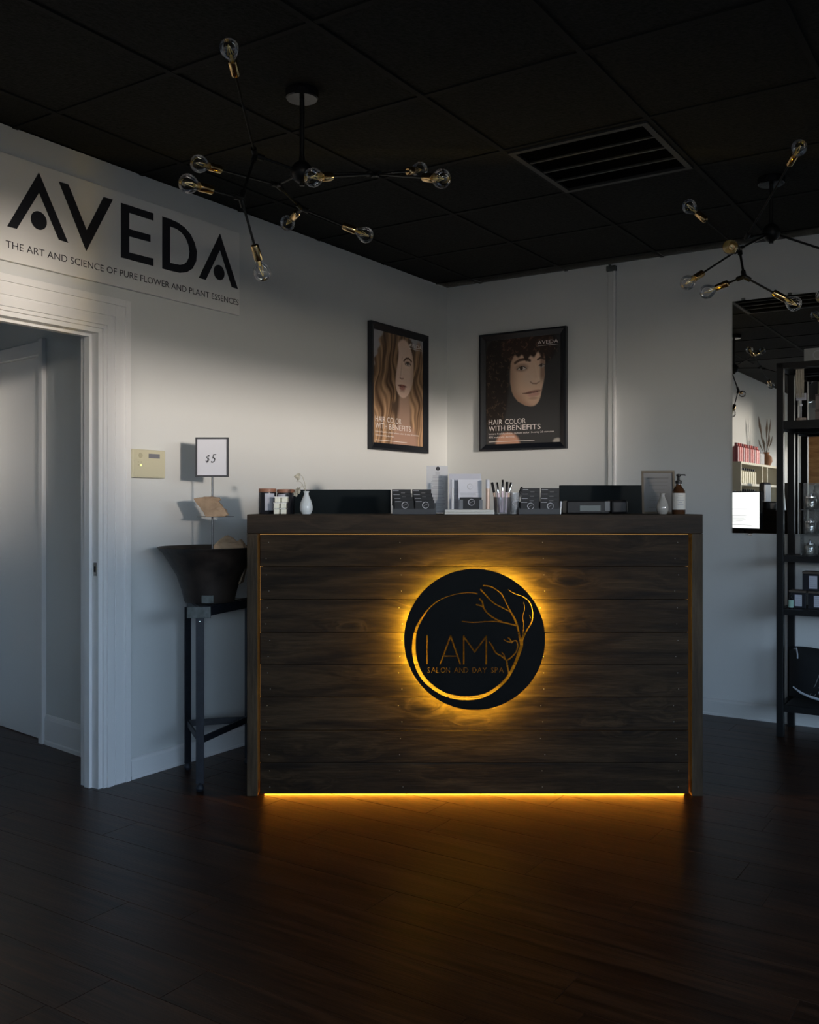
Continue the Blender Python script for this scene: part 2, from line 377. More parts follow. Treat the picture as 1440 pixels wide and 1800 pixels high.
for k in range(40):
    x = -w_ + .014 * k + .01
    if x > w_ - .006: break
    if lm is None:
        lo = MB().box(-.0012, .0012, -w_, w_, -.004, .005, mtx=None).build('slat', mat('matte_slat', (.006, .006, .006), .9, spec=.05), vt); lm = lo.data
    else:
        lo = bpy.data.objects.new('slat', lm); col.objects.link(lo); lo.parent = vt
    lo.location = (x, 0, 0); lo.rotation_euler = (0, R(35), 0)

# baseboards, door casing
bbp = [(0, 0), (-.016, 0), (-.016, .012), (-.013, .016), (-.013, .082), (-.009, .092), (-.004, .097), (0, .098)]
def baseboard(name, x0, x1, loc, rz, mm=None):
    mb = MB(); a = [mb.bm.verts.new((x0, p[0], p[1])) for p in bbp]; b = [mb.bm.verts.new((x1, p[0], p[1])) for p in bbp]
    for i in range(len(bbp)): mb.bm.faces.new((a[i], a[(i + 1) % len(bbp)], b[(i + 1) % len(bbp)], b[i]))
    mb.bm.faces.new(a); mb.bm.faces.new(b[::-1])
    return struct(mb, name, mm or M_trim, loc, rz)
baseboard('baseboard_left', -2.83, -.016, C0, RL)
baseboard('baseboard_right', 0, BE - .01, C0, RR, M_wall)
def casing(name, x0, x1, z1, loc, rz, w=.15):
    """stepped casing around an opening x0..x1, height z1; on the room side (y<0)"""
    root = MB()
    steps = [(0.0, .016, .012), (.016, .05, .020), (.05, .062, .013), (.062, w - .03, .017), (w - .03, w, .023)]
    for (p, q, t) in steps:
        root.box(x1 + p, x1 + q, -t, 0, 0, z1 + q, bev=.0015); root.box(x0 - q, x0 - p, -t, 0, 0, z1 + q, bev=.0015)
        root.box(x0 - p, x1 + p, -t, 0, z1 + p, z1 + q, bev=.0015)
    o = root.build(name, M_trim, None, loc=loc, rot=(0, 0, rz)); o['kind'] = 'structure'
    return o
tr = casing('trim_1', DX0, DX1, DZ, C0, RL, .145)
tr.scale = (1, 1, 1)
m = MB(); m.box(DX1 - .02, DX1, 0, WT, 0, DZ - .02); m.box(DX1 - .034, DX1 - .02, .045, .08, 0, DZ - .034); m.box(DX0, DX0 + .02, 0, WT, 0, DZ - .02)
m.box(DX0, DX1, 0, WT, DZ - .02, DZ); m.box(DX0 + .02, DX1 - .02, .045, .08, DZ - .034, DZ - .02)
dj = struct(m, 'door_1', M_trim, C0, RL)
sp = MB().box(DX1 - .0225, DX1 - .0202, .008, .036, .945, 1.005, bev=.0006).build('strike_plate', M_chrome, dj)
MB().box(DX1 - .0232, DX1 - .0226, .016, .028, .962, .988).build('latch_hole', M_ink, dj)

# corridor beyond the doorway
q0 = Vector((-1.34, 4.512, 0)); qd = Vector((-.405, .36, 0)).normalized(); cr_rz = math.atan2(-qd.y, -qd.x)   # local x to viewer's right
Q = Vector((-1.947, 5.05, 0))                       # edge of the inner doorway
m = MB(); m.box(0, .80, 0, .1, 0, HC); m.box(-1.3, 0, 0.001, .1, 2.0605, HC); m.box(-2.2, -1.3, 0, .1, 0, HC)
struct(m, 'wall_corridor', M_wall, Q, cr_rz)
baseboard('baseboard_corridor', .045, .79, Q, cr_rz)
bpy.data.objects['baseboard_corridor'].scale = (1, 1, 1.6)
m = MB(); m.box(0, .04, -.025, 0, 0, 2.14, bev=.003); m.box(-1.32, -.0005, -.010, 0, 2.06, 2.13, bev=.002); m.box(-1.36, -1.32, -.02, 0, 0, 2.13, bev=.002)
struct(m, 'trim_2', M_trim, Q, cr_rz)
m = MB(); m.box(-1.3, -.0005, .02, .055, .004, 2.06, bev=.002)
dd = struct(m, 'door_2', M_trim, Q, cr_rz)
m = MB(); m.tube([(-1.22, .02, 1.0), (-1.22, -.03, 1.0)], .011); m.tube([(-1.22, -.03, 1.0), (-1.12, -.035, 1.0)], .009); m.build('door_handle', M_chrome, dd, True)
m = MB(); m.box(-5.0, -2.0, 1.55, 1.65, 0, HC); m.box(-5.1, -5.0, .12, 1.65, 0, HC); m.box(-2.4, -2.3, 0.12, .25, 0, HC)
struct(m, 'wall_back_corridor', M_wall, C0, RL)
m = MB(); m.box(-5.1, 0, .12, 1.65, HC, HC + .09); struct(m, 'ceiling_corridor', M_grid, C0, RL)  # unseen dark corridor ceiling, closed over to keep light from leaking in

# ------------------------------------------------------------------ vertical raceway on the right wall
cd = thing('cable_raceway', 'white vertical cable raceway running from ceiling down the right-hand wall', 'cable cover', C0 + V * 1.228, RR)
MB().box(-.026, .010, -.014, 0, .1, HC - .05, bev=.002).build('channel', M_wall, cd)
MB().box(.012, .026, -.020, 0, .1, HC - .05, bev=.002).build('conduit', M_trim, cd)
MB().box(-.032, .03, -.03, 0, HC - .05, HC - .016, bev=.004).tube([(-.01, -.015, HC - .02), (-.012, -.02, HC - .005)], .008).build('bracket', M_worn, cd)

# ------------------------------------------------------------------ brand sign over the door
S0, S1, SZ0, SZ1 = -3.62, -2.125, 2.245, 2.675
sg = thing('wall_sign', 'long white board sign with big black lettering above the doorway', 'sign', C0 + U * 2.87 + Vector((0, 0, SZ0)), RL)
ox = 2.87
MB().box(S0 + ox, S1 + ox, -.018, -.001, 0, SZ1 - SZ0, bev=.002).build('board', M_signb, sg)
def zp(X, Y):
    x, z = onL(X * .30556, 260 + Y * .30556); return (x + ox, z - SZ0)
def letter(name, polys, inner=None):
    m = MB()
    for pts in polys: m.prism([zp(*p) for p in pts], -.0205, -.0182)
    return m.build(name, M_ink, sg)
letter('letter', [[(207, 147), (375, 550), (322, 532), (208, 262), (80, 470), (25, 455)]])
letter('letter', [[(322, 198), (377, 215), (482, 478), (580, 287), (633, 302), (480, 597)]])
letter('letter', [[(680, 320), (866, 380), (866, 422), (727, 377), (727, 470), (849, 505), (849, 545), (727, 512), (727, 605), (866, 640), (866, 683), (680, 633)]])
Do = [(918, 398), (960, 412), (1005, 432), (1045, 460), (1080, 500), (1103, 548), (1117, 600), (1113, 655), (1092, 697), (1060, 718), (1020, 722), (970, 711), (918, 697)]
Di = [(962, 455), (980, 461), (1005, 472), (1030, 492), (1053, 522), (1068, 560), (1075, 600), (1071, 635), (1058, 660), (1040, 673), (1018, 676), (990, 671), (962, 664)]
m = MB(); m.ring([zp(*p) for p in Do], [zp(*p) for p in Di], -.0205, -.0182); m.build('letter', M_ink, sg)
letter('letter', [[(1250, 497), (1353, 815), (1318, 803), (1250, 590), (1168, 762), (1128, 750)]])
for (X, Y, r) in ((207, 422, .038), (1245, 720, .038)):
    x, z = zp(X, Y); m = MB(); m.prism([(x + r * math.cos(t * math.pi / 12), z + r * math.sin(t * math.pi / 12)) for t in range(24)], -.0205, -.0182); m.build('letter_dot', M_ink, sg)
text('THE ART AND SCIENCE OF PURE FLOWER AND PLANT ESSENCES', 'tagline', M_ink, sg, -3.473 + ox, 2.296 - SZ0, -.0186, .029, 1.34)

# ------------------------------------------------------------------ posters
def sm(x): x = np.clip(x, 0, 1); return x * x * (3 - 2 * x)
def poster_canvas(w, h, nx, ny):
    xs, ys = np.meshgrid(np.linspace(0, 1, nx), np.linspace(0, 1, ny)); return xs, ys
def ell(X, Y, cx, cy, rx, ry, soft=.25, ang=0):
    c, s = math.cos(ang), math.sin(ang); dx, dy = X - cx, Y - cy
    u, v = (dx * c + dy * s) / rx, (-dx * s + dy * c) / ry
    return sm((1 - np.sqrt(u * u + v * v)) / soft + .5)
def stroke(X, Y, pts, w, soft=.6):
    d = np.full(X.shape, 9.)
    for (x0, y0), (x1, y1) in zip(pts, pts[1:]):
        dx, dy = x1 - x0, y1 - y0; t = np.clip(((X - x0) * dx + (Y - y0) * dy) / (dx * dx + dy * dy + 1e-9), 0, 1)
        d = np.minimum(d, np.hypot(X - x0 - t * dx, Y - y0 - t * dy))
    return sm((1 - d / w) / soft)
def lay(img, mk, c): return img * (1 - mk[..., None]) + np.array(c) * mk[..., None]
def strands(X, Y, seed, fx, wob):
    r = np.random.RandomState(seed); w = X.copy()
    for k in range(5):
        f1, f2, p = r.uniform(4, 15) * (1 + .5 * k), r.uniform(2, 12), r.uniform(0, 6.3); w = w + wob / (1 + k) * np.sin(f1 * Y + f2 * X + p)
    v = np.zeros_like(X)
    for k in range(6):
        v += np.sin(fx * (1 + .63 * k) * w + r.uniform(0, 6.3) + 3 * np.sin(r.uniform(2, 5) * Y + k)) / (1 + .45 * k)
    return np.clip(.5 + .26 * v, 0, 1)
def paint_fair(X, Y):
    img = np.ones(X.shape + (3,)) * np.array((.36, .35, .37))
    st = strands(X, Y, 3, 34, .035)
    tone = np.array((.10, .052, .026)) + (st ** 1.3)[..., None] * np.array((.42, .27, .155))
    tone = tone * (.72 + .5 * sm((Y - .35) / .5))[..., None]
    edge = .02 * np.sin(30 * Y) + .015 * np.sin(71 * Y + 2)
    hair = np.clip(ell(X + edge, Y, .47, .36, .43, .45, .08) + ell(X + edge, Y, .20, .72, .33, .50, .1) + ell(X + edge, Y, .82, .70, .30, .50, .1), 0, 1)
    img = img * (1 - hair[..., None]) + tone * hair[..., None]
    sk = (.74, .53, .42)
    img = lay(img, ell(X, Y, .60, .72, .13, .24, .5), (.40, .26, .19)); img = lay(img, ell(X, Y, .62, .97, .26, .16, .5), (.42, .25, .18))
    img = lay(img, ell(X, Y, .42, .60, .08, .16, .9), (.09, .055, .035))
    f = np.clip(ell(X, Y, .595, .29, .205, .26, .12) + ell(X, Y, .575, .42, .15, .145, .14), 0, 1); img = lay(img, f, sk)
    img = lay(img, f * sm((X - .68) / .12) * .55, (.38, .24, .17)); img = lay(img, f * sm((.50 - X) / .12) * .5, (.38, .22, .16)); img = lay(img, f * ell(X, Y, .60, .16, .12, .07, 1) * .4, (.72, .54, .44)); img = lay(img, f * ell(X, Y, .67, .33, .06, .07, 1) * .35, (.74, .55, .45))
    img = lay(img, stroke(X, Y, [(.565, .20), (.552, .28), (.53, .365)], .020, 1) * .35, (.42, .27, .20)); img = lay(img, stroke(X, Y, [(.575, .22), (.57, .30), (.555, .37)], .014, 1) * .35, (.76, .60, .50))
    img = lay(img, stroke(X, Y, [(.585, .388), (.55, .395), (.515, .385)], .012, 1) * .85, (.30, .16, .12))
    img = lay(img, stroke(X, Y, [(.595, .225), (.64, .198), (.70, .192), (.755, .215)], .013), (.13, .07, .045))
    img = lay(img, ell(X, Y, .678, .242, .065, .024, .8) * .8, (.26, .155, .12)); img = lay(img, ell(X, Y, .68, .247, .046, .014, .4), (.58, .50, .45)); img = lay(img, ell(X, Y, .676, .245, .019, .015, .4), (.06, .045, .03))
    img = lay(img, stroke(X, Y, [(.625, .252), (.66, .234), (.70, .234), (.735, .25)], .0065), (.05, .03, .025))
    img = lay(img, ell(X, Y, .565, .458, .082, .013, .7), (.30, .11, .09)); img = lay(img, ell(X, Y, .565, .478, .060, .019, .7), (.43, .19, .15))
    img = lay(img, stroke(X, Y, [(.475, .458), (.53, .461), (.565, .466), (.60, .461), (.65, .459)], .0045), (.09, .03, .025)); img = lay(img, ell(X, Y, .565, .505, .05, .012, 1) * .5, (.38, .22, .17))
    c = ell(X, Y, .34, .26, .17, .36, .15, -.10) * sm((.475 + .035 * np.sin(9 * Y + .5) - X) / .03); img = img * (1 - c[..., None]) + tone * .9 * c[..., None]
    c = ell(X, Y, .90, .38, .11, .36, .25, .04); img = img * (1 - c[..., None]) + tone * 1.1 * c[..., None]
    return np.clip(img, 0, 1)
def curls(X, Y, seed):
    r = np.random.RandomState(seed); v = np.zeros_like(X)
    for k in range(420):
        cx, cy, rr = r.uniform(-.05, 1.05), r.uniform(-.05, 1.05), r.uniform(.010, .026)
        d = np.hypot(X - cx, (Y - cy) * 1.3); a = np.arctan2(Y - cy, X - cx); v = np.maximum(v, np.exp(-((d - rr) / .004) ** 2) * sm(np.sin(a + r.uniform(0, 6)) + .3) * r.uniform(.3, 1))
    return v
def paint_dark(X, Y):
    img = np.ones(X.shape + (3,)) * np.array((.040, .040, .041))
    cu = curls(X, Y, 5)
    tone = np.array((.016, .012, .010)) + cu[..., None] * np.array((.13, .088, .062))
    hair = np.clip(ell(X, Y, .12, .45, .19, .44, .2) + ell(X, Y, .50, .10, .46, .22, .2), 0, 1)
    img = img * (1 - hair[..., None]) + tone * hair[..., None]
    skin = (.74, .52, .38)
    # three-quarter face: profile of the far cheek, slim jaw towards the chin
    right = np.interp(Y, [0, .18, .26, .30, .37, .44, .50, .56, .62, .66], [.70, .80, .805, .795, .80, .785, .765, .75, .72, .67])
    left = np.interp(Y, [0, .18, .30, .42, .50, .55, .60, .64, .66], [.42, .34, .325, .325, .345, .375, .43, .52, .60])
    f = sm((right - X) / .018) * sm((X - left) / .03) * sm((.660 - .9 * (X - .63) ** 2 * (X > .63) * 6 - Y) / .02)
    img = lay(img, f, skin)
    img = lay(img, f * sm((left + .16 - X) / .16) * .75, (.34, .20, .13)); img = lay(img, f * sm((X - .715) / .035) * sm((.47 - Y) / .1) * .8, (.25, .145, .10))
    img = lay(img, f * sm((Y - .53) / .12) * .45, (.44, .25, .17)); img = lay(img, f * sm((.62 - X) / .14) * sm((Y - .47) / .1) * .4, (.36, .20, .13))
    img = lay(img, f * ell(X, Y, .59, .385, .08, .085, 1) * .4, (.76, .58, .46)); img = lay(img, f * ell(X, Y, .60, .235, .05, .05, 1) * .35, (.74, .56, .44))
    img = lay(img, stroke(X, Y, [(.665, .25), (.69, .34), (.715, .40)], .016, 1) * .45, (.80, .63, .51))
    img = lay(img, stroke(X, Y, [(.40, .236), (.46, .212), (.53, .207), (.60, .225)], .019), (.085, .048, .034)); img = lay(img, stroke(X, Y, [(.70, .222), (.74, .207), (.79, .222)], .013), (.08, .045, .03))
    img = lay(img, ell(X, Y, .49, .285, .085, .038, .9) * .7, (.27, .155, .11)); img = lay(img, ell(X, Y, .495, .292, .056, .018, .4), (.66, .60, .54)); img = lay(img, ell(X, Y, .485, .290, .023, .018, .35), (.055, .032, .022))
    img = lay(img, stroke(X, Y, [(.425, .300), (.46, .279), (.51, .273), (.555, .295)], .0065), (.045, .028, .02)); img = lay(img, stroke(X, Y, [(.43, .303), (.49, .312), (.55, .300)], .004) * .6, (.2, .11, .08))
    img = lay(img, ell(X, Y, .755, .28, .036, .018, .6), (.40, .36, .33)); img = lay(img, ell(X, Y, .748, .279, .015, .015, .5), (.05, .03, .02)); img = lay(img, stroke(X, Y, [(.715, .283), (.75, .264), (.79, .275)], .0055), (.04, .025, .02))
    img = lay(img, stroke(X, Y, [(.605, .425), (.635, .442), (.685, .446), (.725, .428)], .011, 1) * .9, (.25, .13, .09)); img = lay(img, ell(X, Y, .70, .412, .03, .022, .9) * .5, (.78, .60, .47))
    img = lay(img, ell(X, Y, .635, .520, .105, .013, .7, -.10), (.35, .16, .125)); img = lay(img, ell(X, Y, .650, .545, .080, .021, .7, -.08), (.58, .33, .26)); img = lay(img, stroke(X, Y, [(.50, .528), (.60, .530), (.665, .524), (.735, .515)], .0045), (.10, .04, .03))
    img = lay(img, ell(X, Y, .645, .58, .06, .012, 1) * .5, (.32, .18, .12))
    fr = sm((.205 + .02 * np.sin(25 * X) + .018 * np.sin(60 * X) - Y) / .03) * ell(X, Y, .56, .11, .34, .2, .2)
    t2 = np.array((.035, .02, .014)) + cu[..., None] * np.array((.20, .11, .075))
    img = img * (1 - fr[..., None]) + t2 * fr[..., None]
    img = lay(img, ell(X, Y, .30, 1.0, .16, .11, .3), (.56, .30, .20)); img = lay(img, ell(X, Y, .96, .99, .06, .03, .6), (.4, .37, .33))
    return np.clip(img, 0, 1)
def vcol_mat(name):
    m = bpy.data.materials.new(name); m.use_nodes = True; b = m.node_tree.nodes['Principled BSDF']; a = m.node_tree.nodes.new('ShaderNodeVertexColor'); a.layer_name = 'print'
    m.node_tree.links.new(a.outputs[0], b.inputs[0]); b.inputs['Roughness'].default_value = .35
    return m
M_print = vcol_mat('photo_print')
def grid_print(name, W_, H_, y, painter, parent, nx=171, ny=221, z0=0):
    X, Y = poster_canvas(1, 1, nx, ny); img = painter(X, Y)
    vs = [((-.5 + X[j, i]) * W_, y, z0 + (1 - Y[j, i]) * H_) for j in range(ny) for i in range(nx)]
    fs = [(j * nx + i, (j + 1) * nx + i, (j + 1) * nx + i + 1, j * nx + i + 1) for j in range(ny - 1) for i in range(nx - 1)]
    me = bpy.data.meshes.new(name); me.from_pydata(vs, [], fs)
    at = me.color_attributes.new('print', 'FLOAT_COLOR', 'POINT'); a = np.ones((nx * ny, 4), dtype=np.float32); a[:, :3] = img.reshape(-1, 3); at.data.foreach_set('color', a.ravel())
    me.materials.append(M_print); o = bpy.data.objects.new(name, me); col.objects.link(o); o.parent = parent
    return o
def poster(x, z0, w, h, loc, rz, label, painter, red=False):
    t = thing('framed_poster', label, 'poster', loc, rz)
    fw = .045
    m = MB(); pr = [(-.003, 0), (-.034, 0), (-.034, .012), (-.026, .030), (-.020, fw), (-.003, fw)]
    def corner(sx_, sz_):
        return [((sx_ * (w / 2 - p[1])), p[0], (h / 2 + sz_ * (h / 2 - p[1]))) for p in pr]
    cs = [[m.bm.verts.new(c) for c in corner(a, b)] for a, b in ((-1, -1), (1, -1), (1, 1), (-1, 1))]
    for k in range(4):
        A, B = cs[k], cs[(k + 1) % 4]
        for i in range(len(pr)): m.bm.faces.new((A[i], A[(i + 1) % len(pr)], B[(i + 1) % len(pr)], B[i]))
    m.build('frame', mat('black_frame_lacquer', (.008, .010, .015), .32), t)
    iw, ih = w - 2 * fw + .004, h - 2 * fw + .004
    pr_ = grid_print('print', iw, ih, -.016, painter, t, z0=fw - .002)
    x0 = -iw / 2 + .022
    for wd_, xo_, ww_, zo_ in (('HAIR', 0, .19, .188), ('COLOR', .225, .28, .188), ('WITH', 0, .225, .128), ('BENEFITS', .26, .44, .128)):
        text(wd_, 'headline', M_pink, pr_, x0 + iw * xo_, fw + ih * zo_, -.0168, .034, iw * ww_)
    text('Instant healthy shine, radiant color. In only 20 minutes.', 'fine_print', M_pink, pr_, x0, fw + ih * .093, -.0168, .0115, iw * .88)
    text('93% naturally derived.', 'fine_print', M_pink, pr_, x0, fw + ih * .060, -.0168, .0115, iw * .36)
    MB().box(x0, x0 + iw * .62, -.0170, -.0164, fw + ih * .022, fw + ih * .026).build('fine_print', M_pink, pr_)
    text('AVEDA', 'logo', M_pink, pr_, iw / 2 - .018 - iw * .27, fw + ih * .915, -.0168, .024, iw * .27)
    MB().box(iw / 2 - .018 - iw * .27, iw / 2 - .018, -.0170, -.0164, fw + ih * .900, fw + ih * .903).build('logo', M_pink, pr_)
    return t
poster(0, 0, .668, .80, C0 + U * .633 + Vector((0, 0, 1.607)), RL, 'black framed poster of a woman with long wavy blonde hair on the left wall', paint_fair)
poster(0, 0, .645, .80, C0 + V * .600 + Vector((0, 0, 1.628)), RR, 'black framed poster of a dark curly haired woman on the right-hand wall', paint_dark)

# ------------------------------------------------------------------ alarm keypad
kp = thing('wall_keypad', 'beige plastic alarm keypad with small grey display beside the door casing', 'keypad', C0 + U * 2.742 + Vector((0, 0, 1.387)), RL)
MB().box(-.098, .098, -.032, -.001, 0, .13, bev=.004).build('housing', M_beige, kp)
MB().box(-.092, .094, -.0345, -.0322, .006, .083, bev=.001).build('cover_flap', M_beige, kp)
MB().box(-.004, .062, -.0335, -.0322, .091, .112).build('display', M_lcd, kp)
MB().lathe([(0, 0), (.012, 0), (.011, .002), (0, .0022)], 16, Matrix.Translation((-.052, -.0322, .102)) @ Matrix.Rotation(R(90), 4, 'X')).build('speaker_dot', mat('beige_dark', (.42, .39, .27), .6), kp)
for (x, z, mm) in ((-.066, .071, M_ink), (-.050, .071, M_ink), (-.066, .058, M_ink), (-.052, .057, M_green)):
    MB().box(x - .003, x + .003, -.0358, -.0346, z - .003, z + .003).build('indicator', mm if mm is M_green else mat('beige_dark', (.42, .39, .27)), kp)

# ------------------------------------------------------------------ reception desk
DY = 4.12
def dx(px): return (px - 720) / F * DY
def dz(py): return CZ + (886 - py) / F * DY
dk = thing('reception_desk', 'dark-stained wooden plank reception desk glowing from LED strips', 'desk', (.283, DY, 0))
def D(x0, x1, y0, y1, z0, z1, bev=.002): return MB().box(x0 - .283, x1 - .283, y0, y1, z0, z1, bev=bev)
XL, XR = dx(434), dx(1236)
ZT = 1.220; ZB = dz(938)
D(XL, XR, 0, .40, ZB, ZT, .003).build('top_beam', M_beam, dk)
D(XL, dx(453), 0, .09, .0, ZB - .001, .002).build('post', M_post, dk)
D(dx(1216.5), XR, 0, .09, .0, ZB - .001, .002).build('post', M_post, dk)
pl0, pl1 = dx(456.5), dx(1212)
seams = [939.5, 996, 1054.5, 1112, 1169.5, 1226.5, 1285, 1342, 1399]
offs = [-.003, .001, 0, -.0022, 0, -.0016, -.0034, -.002]
for i in range(8):
    D(pl0, pl1, .014 + offs[i], .034, dz(seams[i + 1]) + .0010 + (.0040 if i == 7 else 0), dz(seams[i]) - .0008, .0010).build('plank', M_plank, dk).location = (0, 0, 0)
for (px, i) in [(1085, 0)] : pass
nails = MB()
for i in range(8):
    zc = (dz(seams[i]) + dz(seams[i + 1])) / 2
    for px in (470, 705, 955, 1190):
        for q in (-.035, .035):
            nails.lathe([(0, 0), (.0022, 0), (.0018, .0006), (0, .0007)], 6, Matrix.Translation((dx(px) + random.uniform(-.012, .012) - .283, .0138 + offs[i], zc + q)) @ Matrix.Rotation(R(90), 4, 'X'))
no = nails.build('nail_heads', mat('dull_nail', (.14, .13, .12), .5), dk); no['kind'] = 'stuff'
D(XL + .03, XR - .03, .07, .09, .03, ZB - .001, 0).build('backing_board', mat('desk_inner', (.05, .035, .025), .8), dk)
D(XL + .035, XL + .06, .091, .75, 0, ZB - .001, 0).build('side_panel', M_post, dk)
D(XR - .03, XR, .091, .40, 0, ZB - .001, 0).build('side_panel', M_post, dk)
D(XR - .03, XR, .401, .95, 0, .918, 0).build('side_panel', M_post, dk)
D(XL + .03, XR - .03, .10, .95, .92, .95, .003).build('work_surface', M_beam, dk)
D(dx(462), dx(1208), .050, .0515, .0004, .0064, 0).build('led_strip', M_ledF, dk)
D(dx(462), dx(1208), .0537, .069, .0006, .012, 0).build('led_channel', M_bezel, dk)
D(dx(454), dx(1216), .052, .056, ZB - .02, ZB - .004, 0).build('led_strip', M_ledP, dk)
D(dx(454), dx(454) + .012, .052, .056, .05, ZB - .03, 0).build('led_strip', M_ledP, dk)
D(dx(1214) - .006, dx(1214) + .004, .052, .056, .05, ZB - .03, 0).build('led_strip', M_ledP, dk)

# ------------------------------------------------------------------ round backlit sign
DS = 4.085; RS = 124 / F * DS
sc_c = Vector(((834.5 - 720) / F * DS, DS, CZ + (886 - 1124) / F * DS))
rs = thing('logo_sign', 'round black metal logo sign with cut-out tree and letters, backlit amber on desk front', 'sign', sc_c)
K = RS / 577
def zc_(X, Y): return ((X - 717) * K, (717 - Y) * K)
def thick_poly(bm, pts, ws):
    pts = [Vector(zc_(*p)) for p in pts]; n = len(pts); ws = [w * K / 2 for w in ws]
    # resample smoothly (Catmull-Rom)
    P2, W2 = [], []
    for i in range(n - 1):
        p0, p1, p2, p3 = pts[max(i - 1, 0)], pts[i], pts[i + 1], pts[min(i + 2, n - 1)]
        for k in range(4 if n > 3 else 1):
            t = k / (4 if n > 3 else 1)
            P2.append(.5 * ((2 * p1) + (-p0 + p2) * t + (2 * p0 - 5 * p1 + 4 * p2 - p3) * t * t + (-p0 + 3 * p1 - 3 * p2 + p3) * t ** 3)); W2.append(ws[i] * (1 - t) + ws[i + 1] * t)
    P2.append(pts[-1]); W2.append(ws[-1]); n = len(P2); L_, R_ = [], []
    for i in range(n):
        d = (P2[min(i + 1, n - 1)] - P2[max(i - 1, 0)]).normalized(); nn = Vector((-d.y, d.x))
        L_.append(P2[i] + nn * W2[i]); R_.append(P2[i] - nn * W2[i])
    def vv(p, y): return bm.verts.new((p.x, y, p.y))
    rows = [(vv(L_[i], -.006), vv(R_[i], -.006), vv(R_[i], .006), vv(L_[i], .006)) for i in range(n)]
    for a, b in zip(rows, rows[1:]):
        for k in range(4): bm.faces.new((a[k], a[(k + 1) % 4], b[(k + 1) % 4], b[k]))
    bm.faces.new(rows[0]); bm.faces.new(rows[-1][::-1])
def lerpw(n, a, b): return [a + (b - a) * i / (n - 1) for i in range(n)]
ST = []
arc = [(740, 343), (690, 335), (600, 340), (500, 365), (430, 395), (380, 430), (330, 480), (285, 545), (245, 620), (225, 700), (220, 800), (235, 900), (270, 990), (320, 1060), (390, 1120), (470, 1165), (560, 1190), (650, 1198), (740, 1190), (820, 1165), (900, 1115), (970, 1050), (1010, 990), (1050, 910), (1080, 830), (1100, 770), (1106, 700)]
ST.append((arc, [10, 6, 6, 6, 9, 8, 10, 14, 20, 24, 30, 32, 32, 32, 30, 30, 32, 32, 32, 28, 26, 24, 24, 24, 26, 26, 14]))
br = [(1100, 775), (1085, 700), (1070, 620), (1045, 550), (1010, 490), (985, 440), (965, 400), (940, 350), (900, 315), (850, 285), (785, 277)]
ST.append((br, [18, 16, 15, 14, 12, 9, 7, 7, 7, 9, 11]))
for p, a, b in (([(1062, 605), (1010, 592), (940, 576), (850, 570), (760, 575), (690, 577), (612, 570)], 11, 9), ([(945, 576), (880, 545), (820, 500), (790, 455), (780, 410), (755, 383)], 11, 14),
                ([(793, 458), (765, 440), (728, 432)], 11, 10), ([(1012, 492), (950, 460), (890, 430), (850, 400), (800, 345), (765, 307)], 8, 12), ([(1100, 740), (1140, 650), (1170, 600), (1190, 550), (1190, 480), (1165, 410), (1110, 365), (1050, 345), (990, 310)], 14, 3),
                ([(1108, 720), (1118, 600), (1110, 530), (1125, 470), (1118, 410)], 8, 3), ([(1000, 1005), (985, 940), (980, 890)], 11, 12), ([(980, 892), (940, 855), (890, 825), (860, 770), (835, 736)], 13, 10),
                ([(968, 875), (955, 840), (938, 820)], 8, 7), ([(978, 892), (1020, 860), (1055, 820), (1070, 770), (1055, 727), (1000, 738), (955, 718)], 12, 8), ([(1025, 745), (1005, 715), (985, 700)], 16, 4),
                ([(1175, 550), (1168, 520)], 5, 3), ([(328, 683), (328, 920)], 7, 7), ([(435, 920), (522, 683)], 12, 12), ([(518, 683), (600, 920)], 12, 12), ([(462, 853), (585, 853)], 8, 8),
                ([(628, 920), (628, 683)], 12, 12), ([(625, 690), (720, 822)], 12, 12), ([(716, 822), (814, 688)], 12, 12), ([(812, 683), (812, 920)], 12, 12)):
    ST.append((p, lerpw(len(p), a, b)))
G = {'S': ([[(.9, .1), (.5, 0), (.1, .2), (.3, .45), (.7, .55), (.9, .8), (.5, 1), (.05, .9)]], 24), 'A': ([[(0, 1), (.5, 0), (1, 1)], [(.2, .65), (.8, .65)]], 36), 'L': ([[(0, 0), (0, 1), (.8, 1)]], 24),
     'O': ([[(.5, 0), (.1, .2), (0, .5), (.1, .8), (.5, 1), (.9, .8), (1, .5), (.9, .2), (.52, 0)]], 38), 'N': ([[(0, 1), (0, 0), (1, 1), (1, 0)]], 30), 'D': ([[(0, 0), (0, 1), (.6, .95), (1, .5), (.6, .05), (0, 0)]], 32),
     'Y': ([[(0, 0), (.5, .5), (1, 0)], [(.5, .5), (.5, 1)]], 30), 'P': ([[(0, 1), (0, 0), (.7, .05), (.8, .28), (.6, .5), (0, .5)]], 26), ' ': ([], 18)}
xx = 330
txt = 'SALON AND DAY SPA'; tot = sum(G[c][1] + 11 for c in txt) - 11; kx = 622 / tot
for ch in txt:
    st, w = G[ch]
    for s_ in st:
        pts = [(xx + p[0] * w * kx, 946 + p[1] * 42) for p in s_]
        for a, b in zip(pts, pts[1:]):
            ST.append(([a, b], [3.4, 3.4]))
    xx += (w + 11) * kx
cut = bmesh.new()
for p, w in ST: thick_poly(cut, p, w)
bmesh.ops.recalc_face_normals(cut, faces=cut.faces)
cme = bpy.data.meshes.new('cut'); cut.to_mesh(cme); cut.free(); co = bpy.data.objects.new('cut', cme); col.objects.link(co)
dm = MB(); dm.prism([(RS * math.cos(t * math.pi / 64), RS * math.sin(t * math.pi / 64)) for t in range(128)], -.0015, .0015)
do = dm.build('disc', M_disc, None)
bo = do.modifiers.new('b', 'BOOLEAN'); bo.operation = 'DIFFERENCE'; bo.solver = 'EXACT'; bo.use_self = True; bo.object = co
bpy.context.view_layer.update()
